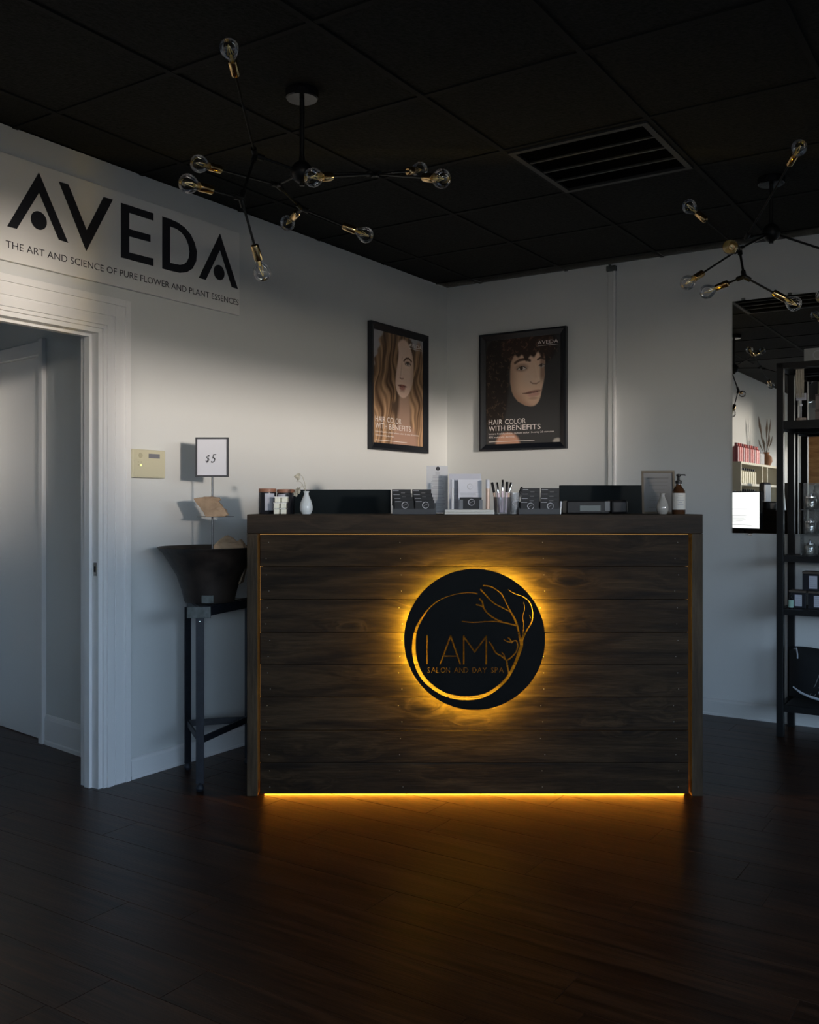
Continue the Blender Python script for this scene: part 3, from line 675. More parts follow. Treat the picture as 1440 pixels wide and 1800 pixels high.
nme = bpy.data.meshes.new_from_object(do.evaluated_get(bpy.context.evaluated_depsgraph_get())); do.modifiers.clear(); do.data = nme
bpy.data.objects.remove(co); do.parent = rs
print('disc verts', len(nme.vertices))
m = MB(); m.ring([((RS - .040) * math.cos(t * math.pi / 32), (RS - .040) * math.sin(t * math.pi / 32)) for t in range(64)], [((RS - .050) * math.cos(t * math.pi / 32), (RS - .050) * math.sin(t * math.pi / 32)) for t in range(64)], .0165, .0205)
m.bm.free()
def led_arc(a0, a1, m_):
    mb = MB(); n = max(3, int((a1 - a0) / 4)); r0, r1 = RS - .0140, RS - .0080
    L_ = [R(a0 + (a1 - a0) * i / n) for i in range(n + 1)]; pts = [(r1 * math.cos(a), r1 * math.sin(a)) for a in L_] + [(r0 * math.cos(a), r0 * math.sin(a)) for a in L_[::-1]]
    mb.prism(pts, .0025, .0065); mb.build('led_strip', m_, rs)
led_arc(12, 68, M_ledS); led_arc(72, 150, M_ledS2); led_arc(154, 298, M_ledS); led_arc(302, 368, M_ledS2)
pass
for k in range(4):
    t = R(45 + 90 * k + 5); MB().tube([(.17 * math.cos(t), .0016, .17 * math.sin(t)), (.17 * math.cos(t), DY + .011 - DS, .17 * math.sin(t))], .005).build('standoff', M_black, rs)

# ------------------------------------------------------------------ hopper stand, hopper, price sign, bags
leg_pts = [(-.925, 4.20), (-1.058, 4.54), (-.785, 4.62)]
cs = Vector((-.925, 4.44, 0))
sd = thing('iron_stand', 'tall three-legged dark flat-iron stand beside the desk', 'stand', cs)
def LP(p, z): return Vector((p[0] - cs.x, p[1] - cs.y, z))
ztop = .775
for i, p in enumerate(leg_pts):
    dirv = (Vector((cs.x - p[0], cs.y - p[1]))).normalized(); ang = math.atan2(dirv.y, dirv.x)
    mt = Matrix.Translation((p[0] - cs.x, p[1] - cs.y, 0)) @ Matrix.Rotation(ang + R(90), 4, 'Z')
    MB().box(-.018, .018, -.004, .004, .03, ztop, bev=.001, mtx=mt).build('leg', M_iron, sd)
    MB().lathe([(0, 0), (.014, 0), (.019, .012), (.014, .026), (.006, .034), (0, .035)], 12, Matrix.Translation((p[0] - cs.x, p[1] - cs.y, 0))).build('foot', M_iron, sd, True)
def bar(a, b, z, h, t, inset=0):
    A, B = Vector((a[0] - cs.x, a[1] - cs.y, 0)), Vector((b[0] - cs.x, b[1] - cs.y, 0)); d = B - A; L = d.length
    return MB().box(-.004, L + .004, -t / 2, t / 2, z, z + h, bev=.001, mtx=Matrix.Translation(A) @ Matrix.Rotation(math.atan2(d.y, d.x), 4, 'Z'))
for i in range(3):
    bar(leg_pts[i], leg_pts[(i + 1) % 3], ztop - .012, .042, .010).build('top_rail', M_iron, sd)
    bar(leg_pts[i], leg_pts[(i + 1) % 3], .205, .030, .008).build('brace', M_iron, sd)
mt = Matrix.Translation(LP(leg_pts[0], 0)) @ Matrix.Rotation(R(8), 4, 'Z')
MB().box(-.055, .048, -.016, -.006, ztop - .012, ztop + .038, bev=.002, mtx=mt).build('corner_plate', M_worn, sd)
MB().lathe([(0, 0), (.004, 0), (.003, .003), (0, .004)], 8, Matrix.Translation(LP(leg_pts[0], ztop - .028) + Vector((0, -.005, 0))) @ Matrix.Rotation(R(90), 4, 'X')).build('rivet', M_chrome, sd)
# a plate to carry the hopper
MB().prism([(p[0] - cs.x, p[1] - cs.y) for p in leg_pts], ztop + .0302, ztop + .036, plane='xy').build('deck_plate', M_iron, sd)
zh = ztop + .0365
hp = thing('feed_hopper', 'dark rusted metal hopper bowl standing on the iron stand', 'bowl', (cs.x - .006, 4.43, zh))
prof = [(0, .004), (.108, .004), (.112, 0), (.116, .01), (.128, .06), (.150, .125), (.182, .18), (.222, .228), (.244, .250), (.248, .252), (.246, .256), (.240, .254), (.215, .228), (.176, .180), (.144, .125), (.120, .06), (.108, .012), (0, .010)]
prof = [(r_ * (.955 if z_ > .2 else 1), z_) for r_, z_ in prof]
MB().lathe(prof, 40).build('bowl', M_hopper, hp, True)
MB().box(-.01, .045, -.128, -.118, .004, .04, bev=.002).build('patch_plate', M_worn, hp)
pz = zh + .012
ps = thing('price_stand', 'black metal price sign on a post rising from the hopper, card reading $5', 'sign', (-.918, 4.43, pz))
H = 1.393 - pz
m = MB(); m.tube([(0, 0, 0), (0, 0, H)], .0045); m.lathe([(0, 0), (.035, 0), (.035, .004), (0, .006)], 20); m.build('post', mat('grey_steel', (.10, .11, .12), .4, metal=.6), ps, True)
w2, h2 = .077, .184
m = MB(); m.ring([(-w2, 0), (w2, 0), (w2, h2), (-w2, h2)], [(-w2 + .008, .008), (w2 - .008, .008), (w2 - .008, h2 - .008), (-w2 + .008, h2 - .008)], -.008, .004)
fo = m.build('sign_frame', mat('dark_grey_frame', (.035, .035, .040), .4), ps, loc=(0, -.002, H - .002))
cf = MB().box(-w2 + .007, w2 - .007, -.004, -.002, .007, h2 - .007).build('card', M_white, fo)
text('$', 'price_lettering', M_ink, cf, -.030, .070, -.0046, .032, .020, shear=.3)
text('5', 'price_lettering', M_ink, cf, -.006, .066, -.0046, .040, .026, shear=.3)
zt = 1.205 - pz
MB().lathe([(0, 0), (.085, 0), (.086, .0015), (.085, .003), (0, .003)], 28, Matrix.Translation((.015, 0, zt))).build('tray', mat('grey_steel', (.1, .11, .12)), ps)
def crumple(name, pts, d0, label, loc, seed=1, sub=3, amt=.006, m_=None, cat='bag'):
    """paper bag: thick front-view outline, subdivided and creased"""
    rnd = random.Random(seed); mb = MB(); mb.prism(pts, -d0, d0)
    bmesh.ops.subdivide_edges(mb.bm, edges=mb.bm.edges, cuts=sub, use_grid_fill=True)
    bmesh.ops.triangulate(mb.bm, faces=mb.bm.faces)
    from mathutils import noise
    zmin = min(p[1] for p in pts)
    for v in mb.bm.verts:
        nn = noise.noise(v.co * 38 + Vector((seed, 0, 0))); n2 = noise.noise(v.co * 90 + Vector((0, seed, 0)))
        hz = (v.co.z - zmin)
        v.co.y = v.co.y * (1.1 - .5 * min(1, hz / .07)) + nn * amt; v.co.x += n2 * amt * .7; v.co.z = max(zmin, v.co.z + n2 * amt * .8)
    o = mb.build(name, m_ or M_kraft, None, loc=loc); tag(o, label, cat); return o
def rel(pts, c, d):
    return [((px - 720) / F * d - c[0], CZ + (886 - py) / F * d - c[2]) for px, py in pts]
c = (-.918 + .02, 4.385, 1.2105)
crumple('paper_bag', rel([(341, 877), (349, 875), (370, 873), (386, 875), (388, 879), (384, 881), (393, 892), (402, 905), (395, 908), (378, 909), (364, 908), (356, 896)], c, 4.385), .020, 'crinkled brown paper bag leaning on the round tray of the price stand', c, 3)
c = (-.80, 4.47, zh + .012)
crumple('paper_bag', rel([(392, 1025), (372, 975), (378, 958), (386, 950), (398, 941), (406, 944), (416, 952), (424, 948), (432, 962), (440, 975), (425, 1025)], c, 4.47), .045, 'crumpled brown paper bags heaped inside the hopper bowl', c, 8, amt=.009)

# ------------------------------------------------------------------ things on the desk
def dpos(px, d, z=ZT): return ((px - 720) / F * d, d, z)
def zof(py, d): return CZ + (886 - py) / F * d
# monitors
def monitor(px0, px1, py_top, d, label, lit=False, tilt=0, rz=0, zb=1.08):
    w = (px1 - px0) / F * d; zt = zof(py_top, d)
    t = thing('computer_monitor', label, 'monitor', ((px0 + px1) / 2 / F * d - 720 / F * d, d, .951), rz)
    zb -= .951; zt -= .951
    MB().box(-w / 2, w / 2, 0, .022, zb, zt, bev=.003).build('back_shell', M_screenb, t)
    MB().box(-w / 2 + .008, w / 2 - .008, .0222, .024, zb + .012, zt - .008).build('screen', M_screen if lit else M_ink, t)
    MB().box(-.025, .025, -.02, 0, .02, zb + .08, bev=.002).build('neck', M_bezel, t)
    MB().box(-.11, .11, -.06, .10, 0, .012, bev=.003).build('stand_base', M_bezel, t)
    return t
m1 = monitor(517, 687, 860.5, 4.68, 'black computer monitor seen from behind on the left half of the desk')
m2 = monitor(984, 1134, 853, 4.68, 'black computer monitor seen from behind on the right half, white screen lit in mirror', True)
scr = [c_ for c_ in m2.children if c_.name.startswith('screen')][0]
for k, (a, b) in enumerate(((.62, .10), (.40, .12), (.36, .12), (.32, .16), (.28, .14), (.24, .20), (.2, .22), (.10, .02))):
    MB().box(-.14, .14 - b * .5, .0241, .0244, .14 + a * .22, .142 + a * .22).build('text_line', M_grey, scr)
# receipt printer
d = 4.40
pr = thing('receipt_printer', 'black receipt printer with grey window behind the desk ledge', 'printer', dpos(1050, d))
k = d / F
MB().box(-54 * k, 22 * k, 0, .12, 0, (903 - 880) * k, bev=.006).build('housing', M_bezel, pr)
MB().box(25 * k, 54 * k, 0, .11, 0, (903 - 879) * k, bev=.010).build('side_module', M_bezel, pr)
MB().box(-31 * k, 6 * k, -.003, -.0003, .012, 15 * k, bev=.001).build('window', mat('smoked_window', (.06, .075, .07), .25), pr)
MB().box(13 * k, 22.5 * k, -.003, -.0003, .012, 22 * k, bev=.001).build('side_panel', mat('dark_grey_plastic', (.07, .075, .08), .4), pr)
# candle jars with lids
def candle(px0, px1, ptop, d, label, lab=(0, 1), group=None):
    w = (px1 - px0) / F * d; h = (903.3 - ptop) / F * d; r = w / 2
    t = thing('candle_jar', label, 'candle', dpos((px0 + px1) / 2, d), 0, group)
    MB().lathe([(0, 0), (r * .95, 0), (r, .004), (r, h - .018), (r * .96, h - .0165), (0, h - .0165)], 28).build('jar', M_jar, t, True)
    MB().lathe([(0, h - .016), (r * 1.0, h - .016), (r * 1.0, h - .001), (r * .97, h), (0, h)], 28).build('lid', M_cop, t, True)
    m = MB(); ls = lab; vs = []
    for k_ in range(7):
        a = R(-90 + ls[0] + (ls[1] - ls[0]) * k_ / 6); x, y = (r + .0006) * math.cos(a), (r + .0006) * math.sin(a); vs.append((m.bm.verts.new((x, y, .016)), m.bm.verts.new((x, y, h - .022))))
    for a, b in zip(vs, vs[1:]): m.bm.faces.new((a[0], b[0], b[1], a[1]))
    m.build('paper_label', M_sheet, t)
    return t
candle(455, 486, 859, 4.34, 'dark candle jar with copper lid, leftmost on the desk top', (-10, 55))
candle(487, 518, 860, 4.34, 'dark candle jar with copper lid between the wax melts and white bud vase', (-50, 5))
def melts(px, d, z, w_px, label, tiers=1):
    k = d / F; w = w_px * k
    t = thing('wax_melt_tray', label, 'wax melts', (dpos(px, d)[0], d, z))
    h = 10.2 * k
    m = MB(); 
    for q in (-1, 1): m.box(q * w * .26 - w * .215, q * w * .26 + w * .215, 0, .04, .0005, h - .004, bev=.003)
    m.build('wax_cubes', M_wax, t)
    MB().box(-w / 2, w / 2, -.002, .042, h - .004, h, bev=.0008).build('tray_rim', mat('clear_tray_lid', (.88, .88, .84), .2), t)
    return t
kk = 4.235 / F
melts(492, 4.235, ZT, 23, 'bottom tray of cream wax melts in front of the candle jars')
melts(492, 4.235, ZT + 10.3 * kk, 23, 'middle tray of cream wax melts stacked in front of the candle jars')
tm_ = melts(494, 4.245, ZT + 20.7 * kk, 24, 'top tray of cream wax melts on the stack by the candle jars')
# bud vases
def vase(px, d, h_px, r_px, label, m_):
    k = d / F; H_ = h_px * k; r = r_px * k
    t = MB().lathe([(0, 0), (r * .62, 0), (r * .75, H_ * .03), (r * .97, H_ * .17), (r, H_ * .32), (r * .88, H_ * .50), (r * .62, H_ * .68), (r * .40, H_ * .82), (r * .36, H_ * .90), (r * .48, H_ * 1.0), (r * .42, H_ * 1.0), (r * .30, H_ * .90), (r * .32, H_ * .8), (r * .2, H_ * .4), (0, H_ * .3)], 28).build('bud_vase', m_, None, True, loc=dpos(px, d))
    return tag(t, label, 'vase')
vase(538.5, 4.22, 40.5, 11.5, 'white ceramic bud vase holding a dried flower on desk top', M_ceram)
vase(1165, 4.20, 37, 10.5, 'small clear grey glass bud vase in front of the leaning picture frame', mat('smoky_glass', (.30, .29, .27), .08, coat=.6))
fr = thing('dried_flower', 'drooping dried beige flower stem standing in the white vase', 'dried flower', dpos(538.5, 4.22, ZT + .055))
d = 4.22
def fp(px, py, dd=0): return Vector(((px - 538.5) / F * d, dd, zof(py, d) - ZT - .055))
MB().tube([fp(538, 892), fp(537, 866), fp(536, 850), fp(532, 838), fp(526, 833)], [.0014, .0014, .0013, .0012, .001], 6).build('stem', M_dry, fr)
MB().tube([fp(537.5, 864), fp(531, 850), fp(528, 847), fp(521, 846.5)], [.0012, .001, .001, .0008], 6).build('stem', M_dry, fr)
def petals(cx, cy, rpx, seed):
    rnd = random.Random(seed)
    for i in range(5):
        m = MB(); a = rnd.uniform(0, 6.28); L = rpx * d / F; mt = Matrix.Translation(fp(cx, cy, rnd.uniform(-.006, .006))) @ Matrix.Rotation(a, 4, 'Y') @ Matrix.Rotation(rnd.uniform(-1, 1), 4, 'Z') @ Matrix.Rotation(rnd.uniform(-.6, .6), 4, 'X')
        rows = []
        for q in range(6):
            t_ = q / 5; wd = L * .42 * math.sin(math.pi * (.12 + .85 * t_)) ; z = L * (t_ - .25); rows.append([m.bm.verts.new(mt @ Vector((s_ * wd, abs(s_) * wd * .5 + .2 * L * t_ * t_, z))) for s_ in (-1, -.4, .4, 1)])
        for A, B in zip(rows, rows[1:]):
            for j in range(3): m.bm.faces.new((A[j], A[j + 1], B[j + 1], B[j]))
        m.build('petal', M_dry, fr, True)
petals(524, 838, 9, 1); petals(524, 862, 9, 2); petals(520, 868, 7, 5)
MB().tube([fp(533, 851), fp(528, 857), fp(524, 864)], [.001, .001, .001], 6).build('stem', M_dry, fr)

# stepped business card displays
def ringmark(par, x, y, z, r, tilt=0):
    m = MB(); m.ring([(x + r * math.cos(t * math.pi / 12), z + r * math.sin(t * math.pi / 12)) for t in range(24)], [(x + .0012 + r * .84 * math.cos(t * math.pi / 12), z + r * .84 * math.sin(t * math.pi / 12)) for t in range(24)], y - .0004, y)
    m.tube([(x - r * .5, y - .0003, z - r * .3), (x, y - .0003, z + r * .1), (x + r * .6, y - .0003, z + r * .35)], .0006, 4)
    return m.build('logo_ring', M_sil, par)
def card_rack(px0, px1, d, label, rows, slant=1, ptop=859):
    k = d / F; w = (px1 - px0) * k
    t = thing('card_display', label, 'card holder', dpos((px0 + px1) / 2, d), 0)
    n = len(rows); step = .019
    for i, (z0, zt_) in enumerate(rows):                  # front to back
        for cidx in range(2):
            cw = w * .44; cx = (-w * .235 if cidx == 0 else w * .235) - slant * i * .004
            y = .006 + i * step
            c_ = MB().box(cx - cw / 2, cx + cw / 2, y, y + .010, z0, zt_, bev=.0008).build('card_stack', M_bezel, t)
            MB().box(cx - cw / 2 + .003, cx - cw / 2 + .030, y - .0006, y - .0001, zt_ - .007, zt_ - .0055).build('card_print', M_sil, c_)
            if i == 0: ringmark(c_, cx + .004, y - .0002, zt_ - .022, .0148)
            else: MB().box(cx - .002, cx + .016, y - .0006, y - .0001, zt_ - .018, zt_ - .014).build('card_print', mat('dim_print', (.12, .12, .12)), c_)
    m = MB()
    m.box(-w / 2, w / 2, -.001, .002, 0, .024); m.box(-w / 2, w / 2, .002, n * step + .006, 0, .002)
    for i in range(1, n): m.box(-w / 2, w / 2, .002 + i * step - .002, .002 + i * step, .002, rows[i][0] + .012)
    m.build('acrylic_holder', mat('smoked_acrylic', (.05, .052, .055), .12), t)
    return t
kk = 4.2 / F
rows4 = [(.003, 30 * kk), (.018, 35 * kk), (.030, 39 * kk), (.042, 44 * kk)]
card_rack(690, 767, 4.17, 'stepped holder of black business cards to the left of the tall menu', [(.003, 20 * kk + .012), (.014, 28 * kk + .006), (.026, 36 * kk + .002), (.038, 44 * kk)])
card_rack(912, 986, 4.17, 'stepped holder of black business cards in front of the right monitor', [(.003, 20 * kk + .008), (.016, 30 * kk), (.030, 38 * kk), (.042, 46 * kk)], slant=-1)
# tall menu
d = 4.36; k = d / F
mn = thing('menu_stand', 'tall white service menu with black dot logo standing behind the cards', 'menu', dpos(769, d))
mb_ = MB().box(-19 * k, 18.5 * k, 0, .004, .006, 84.5 * k).build('sheet', mat('menu_paper', (.52, .53, .55), .55), mn)
MB().box(-20 * k, 20 * k, -.02, .03, 0, .006, bev=.001).build('base', M_acryl, mn)
MB().lathe([(0, 0), (.0095, 0), (.0095, .0008), (0, .0008)], 20, Matrix.Translation((1 * k, -.0002, 79.5 * k)) @ Matrix.Rotation(R(90), 4, 'X')).build('dot_logo', M_ink, mb_)
for i in range(24):
    y = 66 - i * 2.5; wd = random.uniform(7, 15)
    MB().box(-(wd) * k, (wd) * k, -.0008, -.0002, y * k, (y + .7) * k).build('print_line', M_grey, mb_)
for z in (72.8, 69.5): MB().box(-3.5 * k, 5 * k, -.0008, -.0002, z * k, (z + .9) * k).build('print_line', M_grey, mb_)
# white tray and what stands on it
d = 4.16; k = d / F
zt_ = ZT + 8.3 * k
wt = MB().box(-43.5 * k, 43.5 * k, 0, .13, 0, 4 * k, bev=.001).build('white_tray', mat('off_white_board', (.62, .61, .56), .5), None, loc=dpos(825.5, d)); 
tag(wt, 'flat off-white pad lying under the leaflets at the desk centre', 'tray')
wt2 = MB().box(-43 * k, 43 * k, 0, .125, 0, 4 * k, bev=.001).build('white_tray', MATS['off_white_board'], None, loc=(dpos(825.5, d)[0], d + .003, ZT + 4.15 * k)); tag(wt2, 'upper off-white pad of the two stacked under the leaflets', 'tray')
def leaflet(px0, px1, py0, d, label, m_, logo=True, tilt=4):
    k = d / F; w = (px1 - px0) * k; h = zof(py0, d) - zt_
    t = thing('leaflet', label, 'leaflet', (dpos((px0 + px1) / 2, d)[0], d, zt_ + .001)); t.rotation_euler.x = R(-tilt)
    s_ = MB().box(-w / 2, w / 2, 0, .003, 0, h).build('sheet', m_, t)
    if logo:
        ringmark(s_, 0, -.0002, h * .76, .013)
    n = int(h / .006) - 6
    for i in range(max(0, n)):
        MB().box(-w * .42, w * random.uniform(.1, .42), -.0008, -.0002, h * .56 - i * .0055, h * .56 - i * .0055 + .0012).build('print_line', M_grey, s_)
    return t
leaflet(790, 846, 833, 4.27, 'larger lavender-white leaflet standing at the back of the pad', M_sheet, True)
leaflet(806, 847, 843, 4.235, 'smaller lavender-white leaflet with round logo in front of the larger one', M_white, True)
bx_ = thing('card_box', 'black business card box with white ring logo standing on the pad', 'card holder', (dpos(829, 4.18)[0], 4.18, zt_ + .001))
k = 4.18 / F
b_ = MB().box(-20 * k, 18 * k, .004, .024, .002, 21 * k, bev=.001).build('card_stack', M_bezel, bx_); ringmark(b_, 0, .0038, 12.5 * k, .0148)
m = MB(); m.box(-21.5 * k, 19.5 * k, .0, .028, 0, .002); m.box(-21.5 * k, -15 * k, 0, .003, .002, 17 * k); m.box(13.5 * k, 19.5 * k, 0, .003, .002, 17 * k); m.build('holder', mat('smoked_grey', (.10, .105, .115), .3), bx_)
# lip gloss tubes
def gloss(base, top, r, label, body, capm=M_cap, ratio=.34, group=None):
    base, top = Vector(base), Vector(top); ax = top - base; L = ax.length
    t = thing('lip_gloss', label, 'lip gloss', base, 0, group); t.rotation_euler = ax.to_track_quat('Z', 'Y').to_euler()
    MB().lathe([(0, 0), (r, 0), (r, L * (1 - ratio) - .001), (0, L * (1 - ratio) - .001)], 14).build('tube', body, t, True)
    MB().lathe([(0, L * (1 - ratio)), (r * 1.02, L * (1 - ratio)), (r * 1.02, L - .001), (r * .9, L), (0, L)], 14).build('cap', capm, t, True)
    return t
d = 4.19
def gp(px, py, dd=0): return Vector(((px - 720) / F * (d + dd), d + dd, zof(py, d + dd)))
def setz(v, z): v = v.copy(); v.z = z; return v
gloss(setz(gp(795.5, 893), zt_ + .001), setz(gp(795.5, 843), zof(843, d)), .0068, 'white lip gloss tube standing left of the leaflets', mat('white_gloss_tube', (.66, .66, .68), .25), M_white, .28)
gloss(setz(gp(857.5, 893), zt_ + .001), setz(gp(857.5, 843), zof(843, d)), .0085, 'peach lip gloss tube standing upright right of the leaflets', M_peach, M_white, .30)
cup = thing('glass_tumbler', 'clear round tumbler full of lip glosses on the desk', 'glass', dpos(883, 4.20))
k = 4.2 / F
MB().lathe([(0, 0), (14 * k, 0), (15.5 * k, 30 * k), (15 * k, 30 * k), (13.2 * k, .006), (0, .006)], 28).build('glass_wall', M_acryl, cup, True)
cup2 = thing('pen_tumbler', 'clear frosted tumbler with round logo holding a black pen', 'glass', dpos(905, 4.215))
MB().lathe([(0, 0), (7.6 * k, 0), (9 * k, 38 * k), (8.6 * k, 38 * k), (7 * k, .006), (0, .006)], 24).build('glass_wall', thin_glass('frosted_acrylic', (.85, .86, .87), .7, .15, .06, ((.62, .64, .66), .28)), cup2, True)
ringmark(cup2, 0, -8.8 * k, 20 * k, .0125)
gl = [((876, 898, .010), (865, 848), M_peach, M_bezel, 'leftmost dark-capped lip gloss leaning out of the tumbler'),
      ((880, 898, -.008), (873.5, 848), M_lilac, M_cap, 'silver-capped lip gloss leaning left inside the tumbler'),
      ((883, 898, .006), (883.5, 843.5), M_lilac, M_cap, 'tallest upright silver-capped lip gloss in the tumbler'),
      ((889, 898, -.006), (891.5, 847), M_lilac, M_bezel, 'dark-capped upright lip gloss right of centre in the tumbler'),
      ((887.5, 898, .014), (898.5, 848), M_peach, M_cap, 'silver-capped lip gloss leaning right out of the tumbler')]
for (b, t_, bm_, cm_, lb) in gl:
    B = gp(b[0], b[1], b[2]); B.z = ZT + .008; T = gp(t_[0], t_[1], b[2]); gloss(B, T, .0058, lb, bm_, cm_)
pb = gp(901.5, 890, .015); pb.z = ZT + .008; pt = gp(917.5, 856, .018)
pn = thing('black_pen', 'black pen leaning out of the frosted tumbler', 'pen', pb); ax = pt - pb; pn.rotation_euler = ax.to_track_quat('Z', 'Y').to_euler()
MB().lathe([(0, 0), (.002, .002), (.0045, .012), (.0048, ax.length * .6), (.0055, ax.length - .004), (.004, ax.length), (0, ax.length)], 12).build('barrel', M_bezel, pn, True)
MB().box(-.0015, .0015, -.0085, -.0056, ax.length * .62, ax.length * .95).build('clip', M_bezel, pn)
d = 4.17
gloss(setz(gp(985.5, 0), ZT), setz(gp(986.5, 881), zof(881, d)), .0040, 'small silver tube standing at the right end of the card display', M_cap, M_white, .45)
# leaning picture frame
d = 4.36; k = d / F
pf = thing('picture_frame', 'narrow gilt picture frame with a faded printed letter, leaning at the right end of desk', 'picture frame', (dpos(1158, d)[0], d, ZT))
Wf, Hf = 57 * k, (903 - 826.5) * k
sh = Matrix.Rotation(R(-9), 4, 'X') @ Matrix.Rotation(R(5), 4, 'Y')
t2 = 7 * k
m = MB(); m.ring([(-Wf / 2 - t2 / 2, 0.002), (Wf / 2 - t2, 0.002), (Wf / 2 + t2 / 2, Hf), (-Wf / 2 + t2, Hf)], [(-Wf / 2 + t2 * .1, .012), (Wf / 2 - t2 * 1.6, .012), (Wf / 2 - t2 * .1, Hf - .010), (-Wf / 2 + t2 * 1.55, Hf - .010)], -.006, .006)
m.bm.free()
pf.rotation_euler = (R(-8), 0, R(-6)); 
m = MB(); W1 = Wf / 2
m.ring([(-W1, 0), (W1, 0), (W1, Hf), (-W1, Hf)], [(-W1 + .009, .009), (W1 - .009, .009), (W1 - .009, Hf - .009), (-W1 + .009, Hf - .009)], -.007, .004); fro = m.build('frame', M_gold, pf)
cd_ = MB().box(-W1 + .008, W1 - .008, -.001, .003, .008, Hf - .008).build('printed_sheet', mat('faded_sheet', (.12, .117, .113), .45), pf)
for i in range(9):
    wd = random.uniform(.2, .42) * Wf; z = Hf * (.82 - i * .085)
    MB().box(-wd / 1.3, wd / 1.3, -.0022, -.0011, z, z + (.005 if i == 0 else .0018)).build('print_line', mat('faded_ink', (.09, .085, .08)), cd_)
MB().box(-.015, .015, .0045, .0075, .0, Hf * .8, mtx=Matrix.Rotation(R(-8), 4, 'X')).build('easel_back', M_bezel, pf)
# amber pump bottle
d = 4.22; k = d / F
pb_ = thing('pump_bottle', 'amber pump bottle with off-white label at the right end of desk', 'bottle', dpos(1193, d))
r = 11.7 * k; hb = 903.4
MB().lathe([(0, 0), (r * .94, 0), (r, .004), (r, 34 * k), (r * .93, 41 * k), (r * .6, 47 * k), (r * .42, 50 * k), (r * .42, 53 * k), (0, 53 * k)], 28).build('bottle', M_amber, pb_, True)
m = MB(); vs = []
for q in range(13):
    a = R(-165 + 150 * q / 12); vs.append((m.bm.verts.new(((r + .0006) * math.cos(a), (r + .0006) * math.sin(a), 8 * k)), m.bm.verts.new(((r + .0006) * math.cos(a), (r + .0006) * math.sin(a), 37 * k))))
for a, b in zip(vs, vs[1:]): m.bm.faces.new((a[0], b[0], b[1], a[1]))
lb = m.build('paper_label', mat('bottle_label', (.50, .49, .45), .6), pb_, True)
for z, w_ in ((32, .6), (28, .9), (24, 1.0), (20, .5), (17, .8)): MB().box(-r * .55 * w_, r * .55 * w_, -r - .0016, -r + .002, z * k, (z + .9) * k).build('print_line', M_grey, lb)
m = MB(); m.lathe([(0, 53.2 * k), (r * .5, 53.2 * k), (r * .5, 59 * k), (r * .2, 60 * k), (r * .2, 66 * k), (r * .34, 67 * k), (r * .34, 70 * k), (0, 71 * k)], 18); m.tube([(0, 0, 69 * k), (r * .95, -.003, 69 * k), (r * 1.0, -.003, 67.5 * k)], .0028, 8); m.build('pump', M_bezel, pb_, True)

# ------------------------------------------------------------------ chandeliers
def orient(v): return v.to_track_quat('Z', 'Y').to_matrix().to_4x4()
def chandelier(name_label, canopy_px, d, hub_py, nodes, links, bulbs):
    top = P(canopy_px[0], canopy_px[1], d); top.z = HC
    t = thing('chandelier', name_label, 'chandelier', top)
    hub = P(canopy_px[0], hub_py, d); o0 = top
    MB().lathe([(0, -.034), (.056, -.034), (.060, -.030), (.062, -.004), (.060, 0), (0, 0)], 32).build('canopy', mat('gloss_black_metal', (.012, .012, .013), .22), t, True)
    MB().tube([(0, 0, -.034), hub - o0], .0095, 12).build('stem', M_black, t, True)
    hm = Matrix.Translation(hub - o0)
    MB().lathe([(0, -.052), (.010, -.050), (.010, -.042), (.026, -.033), (.038, -.018), (.043, 0), (.038, .018), (.026, .033), (.012, .042), (.010, .06), (0, .06)], 24, hm).build('hub', M_black, t, True)
    NP = {'hub': hub}
    for n, (px, py, dd) in nodes.items(): NP[n] = P(px, py, dd)
    for a, b in links:
        MB().tube([NP[a] - o0, NP[b] - o0], .0055, 8).build('arm', M_black, t, True)
    for n in nodes:
        m = MB(); c_ = NP[n] - o0
        m.lathe([(0, -.012), (.008, -.009), (.012, 0), (.008, .009), (0, .012)], 12, Matrix.Translation(c_))
        for a, b in links:
            if n in (a, b):
                q = NP[b if n == a else a]; v = (q - NP[n]).normalized(); m.tube([c_, c_ + v * .032], .0105, 10)
        for (bn, px, py, dd) in bulbs:
            if bn == n: v = (P(px, py, dd) - NP[n]).normalized(); m.tube([c_, c_ + v * .032], .0105, 10)
        m.build('joint', M_black, t, True)
    for (bn, px, py, dd) in bulbs:
        bc = P(px, py, dd); v = (bc - NP[bn]).normalized(); mt = Matrix.Translation(bc - o0) @ orient(v)
        arm_end = bc - v * .095
        MB().tube([NP[bn] - o0, arm_end - o0], .0045, 8).build('arm', M_black, t, True)
        so = MB().lathe([(0, -.102), (.010, -.102), (.0145, -.098), (.0150, -.094), (.0150, -.046), (.0138, -.044), (0, -.044)], 20, mt).build('socket', M_brass, t, True)
        r = .032
        prof = [(.0120, -.044), (.0135, -.038), (.0175, -.031), (.0255, -.020), (.0305, -.009), (.032, .002), (.0302, .012), (.0255, .0205), (.018, .027), (.009, .031), (0, .032)]
        inner = [(max(0, r_ - .0012), z - (.0012 if r_ < .02 and z > 0 else 0)) for r_, z in prof[::-1]]
        bo = MB().lathe(prof, 32, mt).build('bulb', M_glassb, t, True)
        m = MB()
        for q in range(4):
            a = R(90 * q + 20); m.tube([mt @ Vector((.009 * math.cos(a), .009 * math.sin(a), -.022)), mt @ Vector((.0012 * math.cos(a), .0012 * math.sin(a), .014))], .0011, 6)
        m.tube([mt @ Vector((0, 0, -.044)), mt @ Vector((0, 0, -.024))], .005, 8)
        m.build('filament', M_fil, bo)
    return t
